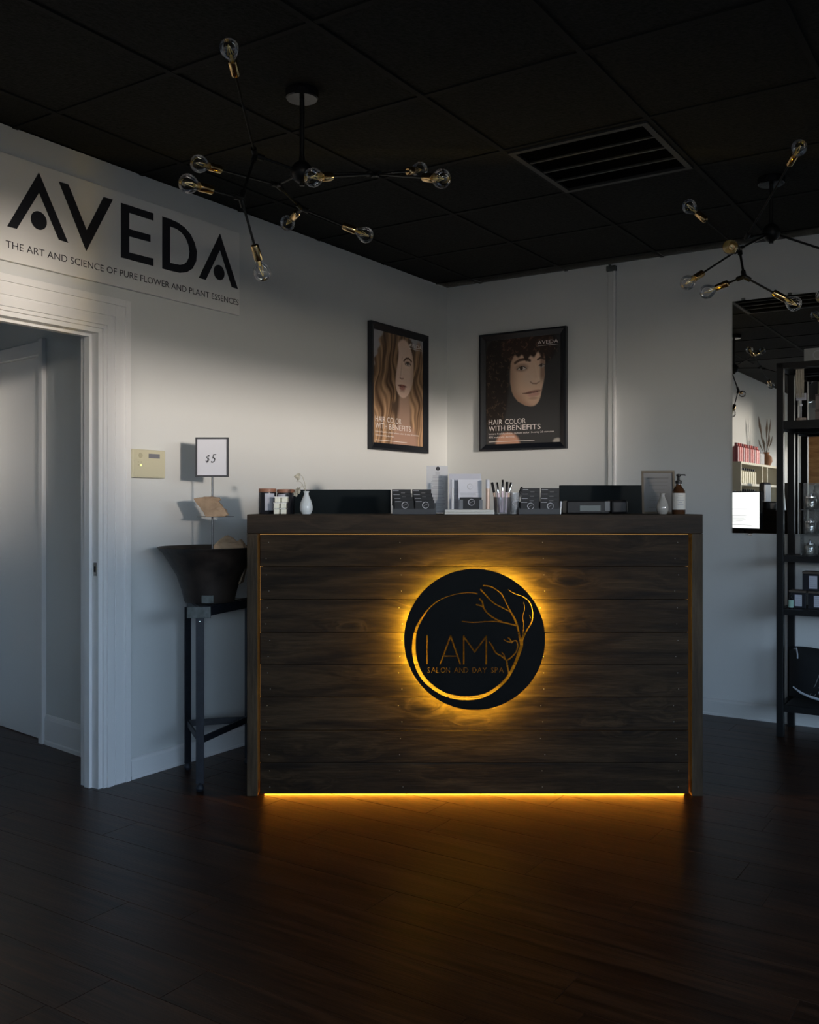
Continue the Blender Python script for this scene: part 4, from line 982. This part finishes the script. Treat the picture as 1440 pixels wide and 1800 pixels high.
chandelier('black branching chandelier with brass sockets and clear bulbs, left of the ceiling vent', (531, 158), 3.52, 303,
           {'a': (449, 273, 3.42), 'b': (424, 348, 3.30), 'c': (488, 325, 3.72), 'd': (530, 366, 3.86), 'e': (660, 306, 3.46)},
           [('hub', 'a'), ('a', 'b'), ('hub', 'c'), ('c', 'd'), ('hub', 'e')],
           [('a', 403, 86, 3.02), ('b', 331, 323, 3.12), ('c', 350, 288, 3.42), ('b', 461, 479, 3.42), ('d', 506, 392, 3.98), ('d', 643, 413, 3.84), ('e', 551, 312, 3.16), ('e', 776, 314, 3.14), ('e', 738, 299, 3.75)])
chandelier('black branching chandelier with brass sockets at the right edge, over the display rack', (1356, 310), 4.46, 409,
           {'a': (1300, 438, 4.24), 'b': (1308, 486, 4.14), 'f': (1312, 418, 4.40), 'g': (1452, 440, 4.62), 'h': (1500, 480, 4.6)},
           [('hub', 'a'), ('a', 'b'), ('hub', 'f'), ('hub', 'g'), ('g', 'h')],
           [('f', 1405, 260, 3.82), ('a', 1212, 363, 4.30), ('a', 1284, 434, 4.00), ('a', 1209, 497, 4.10), ('b', 1243, 513, 4.25), ('b', 1396, 534, 4.10), ('h', 1447, 521, 4.45), ('g', 1560, 360, 4.8), ('h', 1600, 560, 4.6)])

# ------------------------------------------------------------------ wall mirror
mr = thing('wall_mirror', 'large frameless rectangular mirror on the right-hand wall behind the rack', 'mirror', C0 + V * 2.70 + Vector((0, 0, 1.093)), RR)
MB().box(-.722, .70, -.007, -.001, 0, 1.372).build('backing', M_bezel, mr)
MB().box(-.722, .70, -.0110, -.0072, 0, 1.372, bev=.0006).build('mirror_glass', M_mirror, mr)
for x in (-.66, -.40): MB().box(x - .010, x + .010, -.014, 0, 1.3725, 1.386, bev=.001).build('clip', M_worn, mr)
for x in (-.62, -.2): MB().box(x - .012, x + .012, -.014, 0, -.012, -.0005, bev=.001).build('clip', M_chrome, mr)

# ------------------------------------------------------------------ display rack
RK = Vector((1.995, 5.175, 0))
rk = thing('display_rack', 'tall black metal open shelving rack at the right edge against the wall', 'rack', RK, RR)
def KP(x, y, z=0): return RK + V * x + Vector((.548, .8365, 0)) * y + Vector((0, 0, z))
rw, rd = .95, .315; pw = .036
for (x, y) in ((0, 0), (rw - pw, 0), (0, rd - pw), (rw - pw, rd - pw)):
    MB().box(x, x + pw, y, y + pw, .0, 2.03, bev=.002).build('post', M_black, rk)
for z, th in ((2.03, .03), (1.715, .045), (.982, .03), (.695, .03), (.175, .035)):
    MB().box(.0 if z > 2 else pw + .0005, rw - (0 if z > 2 else pw + .0005), 0, .02, z - th, z).build('rail', M_black, rk)
    MB().box(pw + .0005, rw - pw, rd - .02, rd, z - th, z).build('rail', M_black, rk)
    for xx_ in (0.004, rw - .034): MB().box(xx_, xx_ + .03, pw + .0005 if z <= 2 else .02, rd - pw - .0005, z - th, z).build('rail', M_black, rk)
    if z < 2: MB().box(pw + .001, rw - pw - .001, .0205, rd - .0205, z - .012, z - .002).build('shelf_board', mat('dark_shelf', (.030, .032, .034), .5), rk)
# price card stand and cartons on the upper shelf
t = thing('price_card_stand', 'small white price card on a thin stick on the rack upper shelf', 'sign', KP(.105, .12, 1.7135), RR)
MB().lathe([(0, 0), (.026, 0), (.026, .022), (.022, .024), (0, .024)], 18).build('base', mat('pale_wood_base', (.33, .27, .23), .6), t)
MB().tube([(0, 0, .024), (0, 0, .12)], .0018, 6).build('stick', M_white, t)
c_ = MB().box(-.026, .026, -.002, .001, .12, .158).build('card', M_sheet, t)
for z in (.146, .138, .130): MB().box(-.018, .018, -.0028, -.0021, z, z + .003).build('print_line', M_grey, c_)
MB().box(-.007, .007, -.003, -.0021, .088, .100).build('clip', M_white, t)
for i, (x, y, z, w_, h_, lb) in enumerate(((.17, .16, 1.7135, .24, .068, 'taupe carton lowest on the rack upper shelf'), (.17, .16, 1.7825, .24, .085, 'taupe carton stacked on another on the rack upper shelf'), (.44, .16, 1.7135, .24, .068, 'taupe carton further right on the rack upper shelf'))):
    t = thing('carton', lb, 'box', KP(x, y, z), RR); MB().box(0, w_, 0, .11, 0, h_ - .012, bev=.002).build('box', M_kbox, t); MB().box(-.001, w_ + .001, -.001, .111, h_ - .012, h_ - .001, bev=.002).build('lid', mat('taupe_lid', (.10, .08, .075), .7), t)
# hanging strip of hair extensions near the top of the rack
t = thing('hair_swatch', 'pale blond hair swatch hanging from the top rail of the rack', 'hair swatch', KP(.115, .0, 2.0), RR)
m = MB()
for q in range(7): m.tube([(-.018 + q * .006, .03 + .004 * (q % 2), -.002), (-.019 + q * .0062, .03, -.10), (-.02 + q * .0063 + .003 * math.sin(q), .034, -.16)], [.0034, .0040, .0022], 6)
m.build('hair', mat('blond_hair', (.34, .31, .25), .6), t, True); MB().box(-.024, .024, .0205, .045, -.006, .004).build('clip', M_bezel, t)
# carton on top of rack
t = thing('white_carton', 'pale grey carton standing on top of the rack', 'box', KP(.13, .06, 2.0305), RR)
MB().box(0, .16, 0, .12, 0, .075, bev=.002).build('box', mat('pale_carton', (.22, .23, .23), .6), t)
m = MB(); m.ring([(.07 + .026 * math.cos(a_ * math.pi / 12), .037 + .026 * math.sin(a_ * math.pi / 12)) for a_ in range(24)], [(.07 + .02 * math.cos(a_ * math.pi / 12), .037 + .02 * math.sin(a_ * math.pi / 12)) for a_ in range(24)], -.0012, -.0002); m.build('ring_print', M_grey, t)
# jewellery stand with clear jars
t = thing('acrylic_display', 'clear acrylic jewellery riser on the middle shelf of the rack', 'display stand', KP(.105, .06, .981), RR)
ac = thin_glass('hazy_acrylic', (.88, .89, .88), .8, .08, .06, ((.5, .51, .5), .18))
m = MB(); m.box(0, .30, .12, .124, 0, .40); m.build('back_panel', ac, t)
for z in (.115, .25): MB().box(0, .30, .03, .1195, z, z + .005).build('step', ac, t)
m = MB(); m.box(.0, .004, .03, .1195, 0, .115); m.box(.296, .30, .03, .1195, 0, .115); m.build('side_panel', ac, t)
jar0 = None; lst = [(.045, .055, .0005, 'lower left'), (.115, .055, .0005, 'lower right'), (.045, .07, .1205, 'middle left'), (.115, .07, .1205, 'middle right'), (.045, .085, .2555, 'top left'), (.115, .085, .2555, 'top right')]
for (x, y, z, w_) in lst:
    p_ = KP(.105 + x, .06 + y, .981 + z)
    if jar0 is None:
        jar0 = thing('glass_jar', 'small clear glass jar of pearls, %s on the acrylic riser' % w_, 'jar', p_, RR, 'jars on the acrylic riser')
        MB().lathe([(0, 0), (.026, 0), (.030, .008), (.030, .055), (.027, .062), (.0255, .060), (.028, .052), (.028, .009), (0, .004)], 18).build('jar', thin_glass('jar_glass', (.85, .87, .86), .9, .04, .08, ((.6, .6, .58), .10)), jar0, True)
        MB().lathe([(0, .0625), (.028, .0625), (.028, .070), (.006, .074), (.007, .086), (0, .09)], 18).build('lid', M_chrome, jar0, True)
        m = MB()
        for q in range(14): m.lathe([(0, -.006), (.005, -.003), (.006, 0), (.005, .003), (0, .006)], 6, Matrix.Translation((random.uniform(-.017, .017), random.uniform(-.017, .017), random.uniform(.012, .04))))
        m.build('pearls', mat('grey_pearl', (.40, .38, .34), .3), jar0, True)['kind'] = 'stuff'
    else: copy_tree(jar0, p_, RR, 'small clear glass jar of pearls, %s on the acrylic riser' % w_)
# boxed candles and dropper bottle
def cbox(x, y, z, label, w_=.088, h_=.098):
    t = thing('boxed_candle', label, 'box', KP(x, y, z), RR, 'boxed candles on the rack')
    MB().box(0, w_, 0, .085, 0, h_ - .014, bev=.002).build('box', M_jar, t); MB().box(-.001, w_ + .001, -.001, .086, h_ - .0135, h_ - .0005, bev=.002).build('lid', mat('brown_lid', (.075, .058, .045), .6), t)
    l_ = MB().box(w_ * .34, w_ * .76, -.0012, -.0002, .012, h_ - .024).build('paper_label', M_sheet, t)
    for q in range(5): MB().box(w_ * .38, w_ * .72, -.0018, -.0013, .022 + q * .011, .0235 + q * .011).build('print_line', M_grey, l_)
cbox(.045, .10, .6945, 'black boxed candle lower left on the rack shelf, behind the green bottle'); cbox(.145, .09, .6945, 'black boxed candle lower right on the rack shelf'); cbox(.115, .095, .7935, 'black boxed candle stacked on top of two others', .10, .105); cbox(.25, .09, .6945, 'black boxed candle at the far right of the lower row')
t = thing('dropper_bottle', 'small dropper bottle with mint green label at the front of rack shelf', 'bottle', KP(.065, .055, .6945), RR)
MB().lathe([(0, 0), (.0125, 0), (.0135, .003), (.0135, .050), (.006, .058), (0, .058)], 18).build('bottle', M_jar, t, True)
MB().lathe([(.0137, .008), (.0140, .008), (.0140, .048), (.0137, .048), (.0137, .008)], 18).build('paper_label', M_mint, t, True)
MB().lathe([(0, .0582), (.008, .0582), (.008, .07), (.004, .073), (.0042, .088), (0, .092)], 14).build('dropper', M_bezel, t, True)
# striped cushion / tote on the bottom shelf
t = thing('canvas_tote', 'black canvas tote with pale stripes slumped on the bottom rack shelf', 'bag', KP(.035, .035, .1755), RR)
def bulge(px0, px1, z0f, z1f, name, m_, parent, yoff=0, dep=.11):
    mb = MB(); n = 16; mm = 12; G_ = {}
    for side in (0, 1):
        for i in range(n + 1):
            for j in range(mm + 1):
                u, v = i / n, j / mm; e = (1 - abs(2 * u - 1) ** 3) * (1 - abs(2 * v - 1) ** 3); x = px0 + (px1 - px0) * u; z = z0f(u) + (z1f(u) - z0f(u)) * v
                y = .12 + (-1 if side == 0 else 1) * dep * e ** .6
                if side and (i in (0, n) or j in (0, mm)): G_[side, i, j] = G_[0, i, j]; continue
                G_[side, i, j] = mb.bm.verts.new((x, y, z))
        for i in range(n):
            for j in range(mm):
                f = (G_[side, i, j], G_[side, i + 1, j], G_[side, i + 1, j + 1], G_[side, i, j + 1])
                if len(set(f)) == 4:
                    try: mb.bm.faces.new(f)
                    except ValueError: pass
    return mb.build(name, m_, parent, True)
z0f = lambda u: .004 + .12 * max(0, .35 - u) ** 1.6; z1f = lambda u: .30 - .04 * u + .01 * math.sin(9 * u)
bulge(0, .62, z0f, z1f, 'bag_body', M_cloth, t)
def bf(x, z):   # point on the front of the bag
    u = x / .62; v = (z - z0f(u)) / (z1f(u) - z0f(u)); e = max(0, (1 - abs(2 * u - 1) ** 3) * (1 - abs(2 * v - 1) ** 3)); return Vector((x, .12 - .11 * e ** .6 - .002, z))
m = MB(); m.tube([bf(.03, .085), bf(.07, .062), bf(.12, .045), bf(.18, .032), bf(.26, .025), bf(.36, .022)], [.004, .007, .008, .008, .008, .008], 8); m.build('piping', M_strip, t, True)
for x in (.12, .145): MB().tube([bf(x, .05), bf(x + .035, .12), bf(x + .06, .19), bf(x + .08, .26)], .0022, 6).build('stripe', mat('grey_stripe', (.16, .17, .17), .8), t, True)
m = MB(); m.tube([bf(.19 + .02 * math.cos(a_), .075 + .02 * math.sin(a_)) for a_ in [k_ * .5 for k_ in range(13)]], .0016, 6); m.build('emblem_ring', M_strip, t, True)
m = MB(); m.tube([(.03, .10, .292), (.05, .06, .30), (.06, .035, .27), (.062, .025, .25)], .004, 8); m.build('strap', M_strip, t, True)

# ------------------------------------------------------------------ what the mirror shows: shelves of bottles behind the camera's left, salon chair, oak panel
SH = ab(6.55, .62 + .002)                              # left end of shelf unit seen from the room (local x = -a)
su = thing('retail_shelves', 'cream wooden retail shelves of hair products seen in the mirror', 'shelves', ab(6.5, .622), RL)
Ls = 1.85
for i, z in enumerate((1.72, 1.49, 1.26, 1.0, .7)): MB().box(0, Ls, -.25, -.001, z - .025, z).build('shelf_board', M_shelfw, su)
for x in (0, .62, .85, 1.82): MB().box(x, x + .03, -.24, -.002, 0, .674).build('divider', M_shelfw, su)
for zz in ((.7, .975), (1.0, 1.235), (1.26, 1.465), (1.49, 1.695)):
    for x in (0, .62, .85, 1.82): MB().box(x, x + .03, -.245, -.002, zz[0] + .0005, zz[1] - .0005).build('divider', M_shelfw, su)
ORD = ['first', 'second', 'third', 'fourth', 'fifth', 'sixth', 'seventh', 'eighth', 'ninth', 'tenth', 'eleventh', 'twelfth']
protos = {}
def bottle(kind, m_, a, z, h, r, label, group, capm=M_bezel, b=.80):
    p_ = ab(a, b, z + .0005)
    key = kind
    if key not in protos:
        t = thing(kind, label, 'bottle', p_, RL, group)
        MB().lathe([(0, 0), (r, 0), (r, h * .78), (r * .6, h * .84), (0, h * .84)], 12).build('bottle', m_, t, True); MB().lathe([(0, h * .842), (r * .5, h * .842), (r * .45, h), (0, h)], 10).build('cap', capm, t, True)
        protos[key] = t
    else: t = copy_tree(protos[key], p_, RL, label); t['group'] = group
    return t
for i in range(12):
    a = 4.72 + i * .082
    k_ = 'coral_shampoo_bottle' if i % 3 else 'plum_shampoo_bottle'
    bottle(k_, M_red if i % 3 else M_redd, a, 1.72, .205, .034, ('coral' if i % 3 else 'plum') + ' bottle, %s from the left on the mirrored top shelf' % ORD[i], 'coral and plum bottles on the top shelf', M_red if i % 3 else M_redd)
for i in range(9):
    bottle('cream_bottle', M_cream, 4.75 + i * .09, 1.49, .17, .032, 'cream bottle, %s from the left on the mirrored second shelf' % ORD[i], 'cream bottles on the second shelf')
for i in range(3):
    bottle('silver_bottle', M_sil, 5.74 + i * .075, 1.72, .17, .028, 'silver bottle, %s right of the coral row on the mirrored top shelf' % ORD[i], 'silver bottles on the top shelf', M_white)
for i in range(3):
    bottle('tan_bottle', M_tan, 5.70 + i * .05, 1.26, .18, .024, 'tan bottle, %s of three on the mirrored third shelf' % ORD[i], 'tan bottles on the third shelf', M_cream)
for i in range(9):
    bottle('cream_bottle', M_cream, 4.75 + i * .09, 1.26, .17, .032, 'cream bottle, %s from the left on the mirrored third shelf' % ORD[i], 'cream bottles on the third shelf')
t = thing('pampas_vase', 'terracotta vase of dried pampas stems on the shelves seen in the mirror', 'vase', ab(6.08, .80, 1.7205), RL)
MB().lathe([(0, 0), (.05, 0), (.075, .05), (.07, .10), (.035, .14), (.045, .16), (.03, .15), (0, .05)], 20).build('vase', mat('terracotta', (.30, .13, .06), .7), t, True)
rnd = random.Random(4)
for i in range(9):
    a_, l_ = rnd.uniform(0, 6.28), rnd.uniform(.28, .62); q = Vector((math.cos(a_) * .12, math.sin(a_) * .08, l_)); m = MB(); m.tube([(0, 0, .1), q * .5 + Vector((0, 0, .04)), q * .8, q], [.003, .003, .016 if i % 2 else .01, .002], 6); m.build('dried_stem', mat('dried_brown', (.16, .12, .09), .8), t, True)
# salon chair
SCp = ab(5.05, 1.26)
t = thing('salon_chair', 'black salon chair with narrow headrest seen in the mirror', 'chair', SCp, RL + R(8))
MB().lathe([(0, 0), (.26, 0), (.26, .02), (.05, .05), (.035, .06), (.035, .50), (0, .50)], 28).build('base', M_chrome, t, True)
MB().box(-.28, .28, -.28, .26, .501, .62, bev=.03).build('seat', M_vinyl, t)
MB().box(-.26, .26, .20, .30, .63, 1.24, bev=.03).build('backrest', M_vinyl, t)
MB().box(-.10, .10, .21, .28, 1.25, 1.50, bev=.025).build('headrest', M_vinyl, t)
for s_ in (-1, 1): MB().box(s_ * .31 - .025, s_ * .31 + .025, -.24, .22, .78, .84, bev=.015).box(s_ * .31 - .015, s_ * .31 + .015, -.1, -.06, .6, .78).build('armrest', M_vinyl, t)
t = thing('wall_cabinet', 'orange oak wall cabinet at the far end seen in the mirror', 'cabinet', ab(AE - .001, .66), RR + math.pi)
cb0 = MB().box(-1.3, 0, -.25, -.001, 1.55, 2.4).build('body', M_oak, t)
for i in range(3):
    MB().box(-1.29 + i * .43, -.875 + i * .43, -.27, -.2505, 1.56, 2.39, bev=.003).build('door', M_oak, t)
print('planks', cnt, 'objects', len(bpy.data.objects))
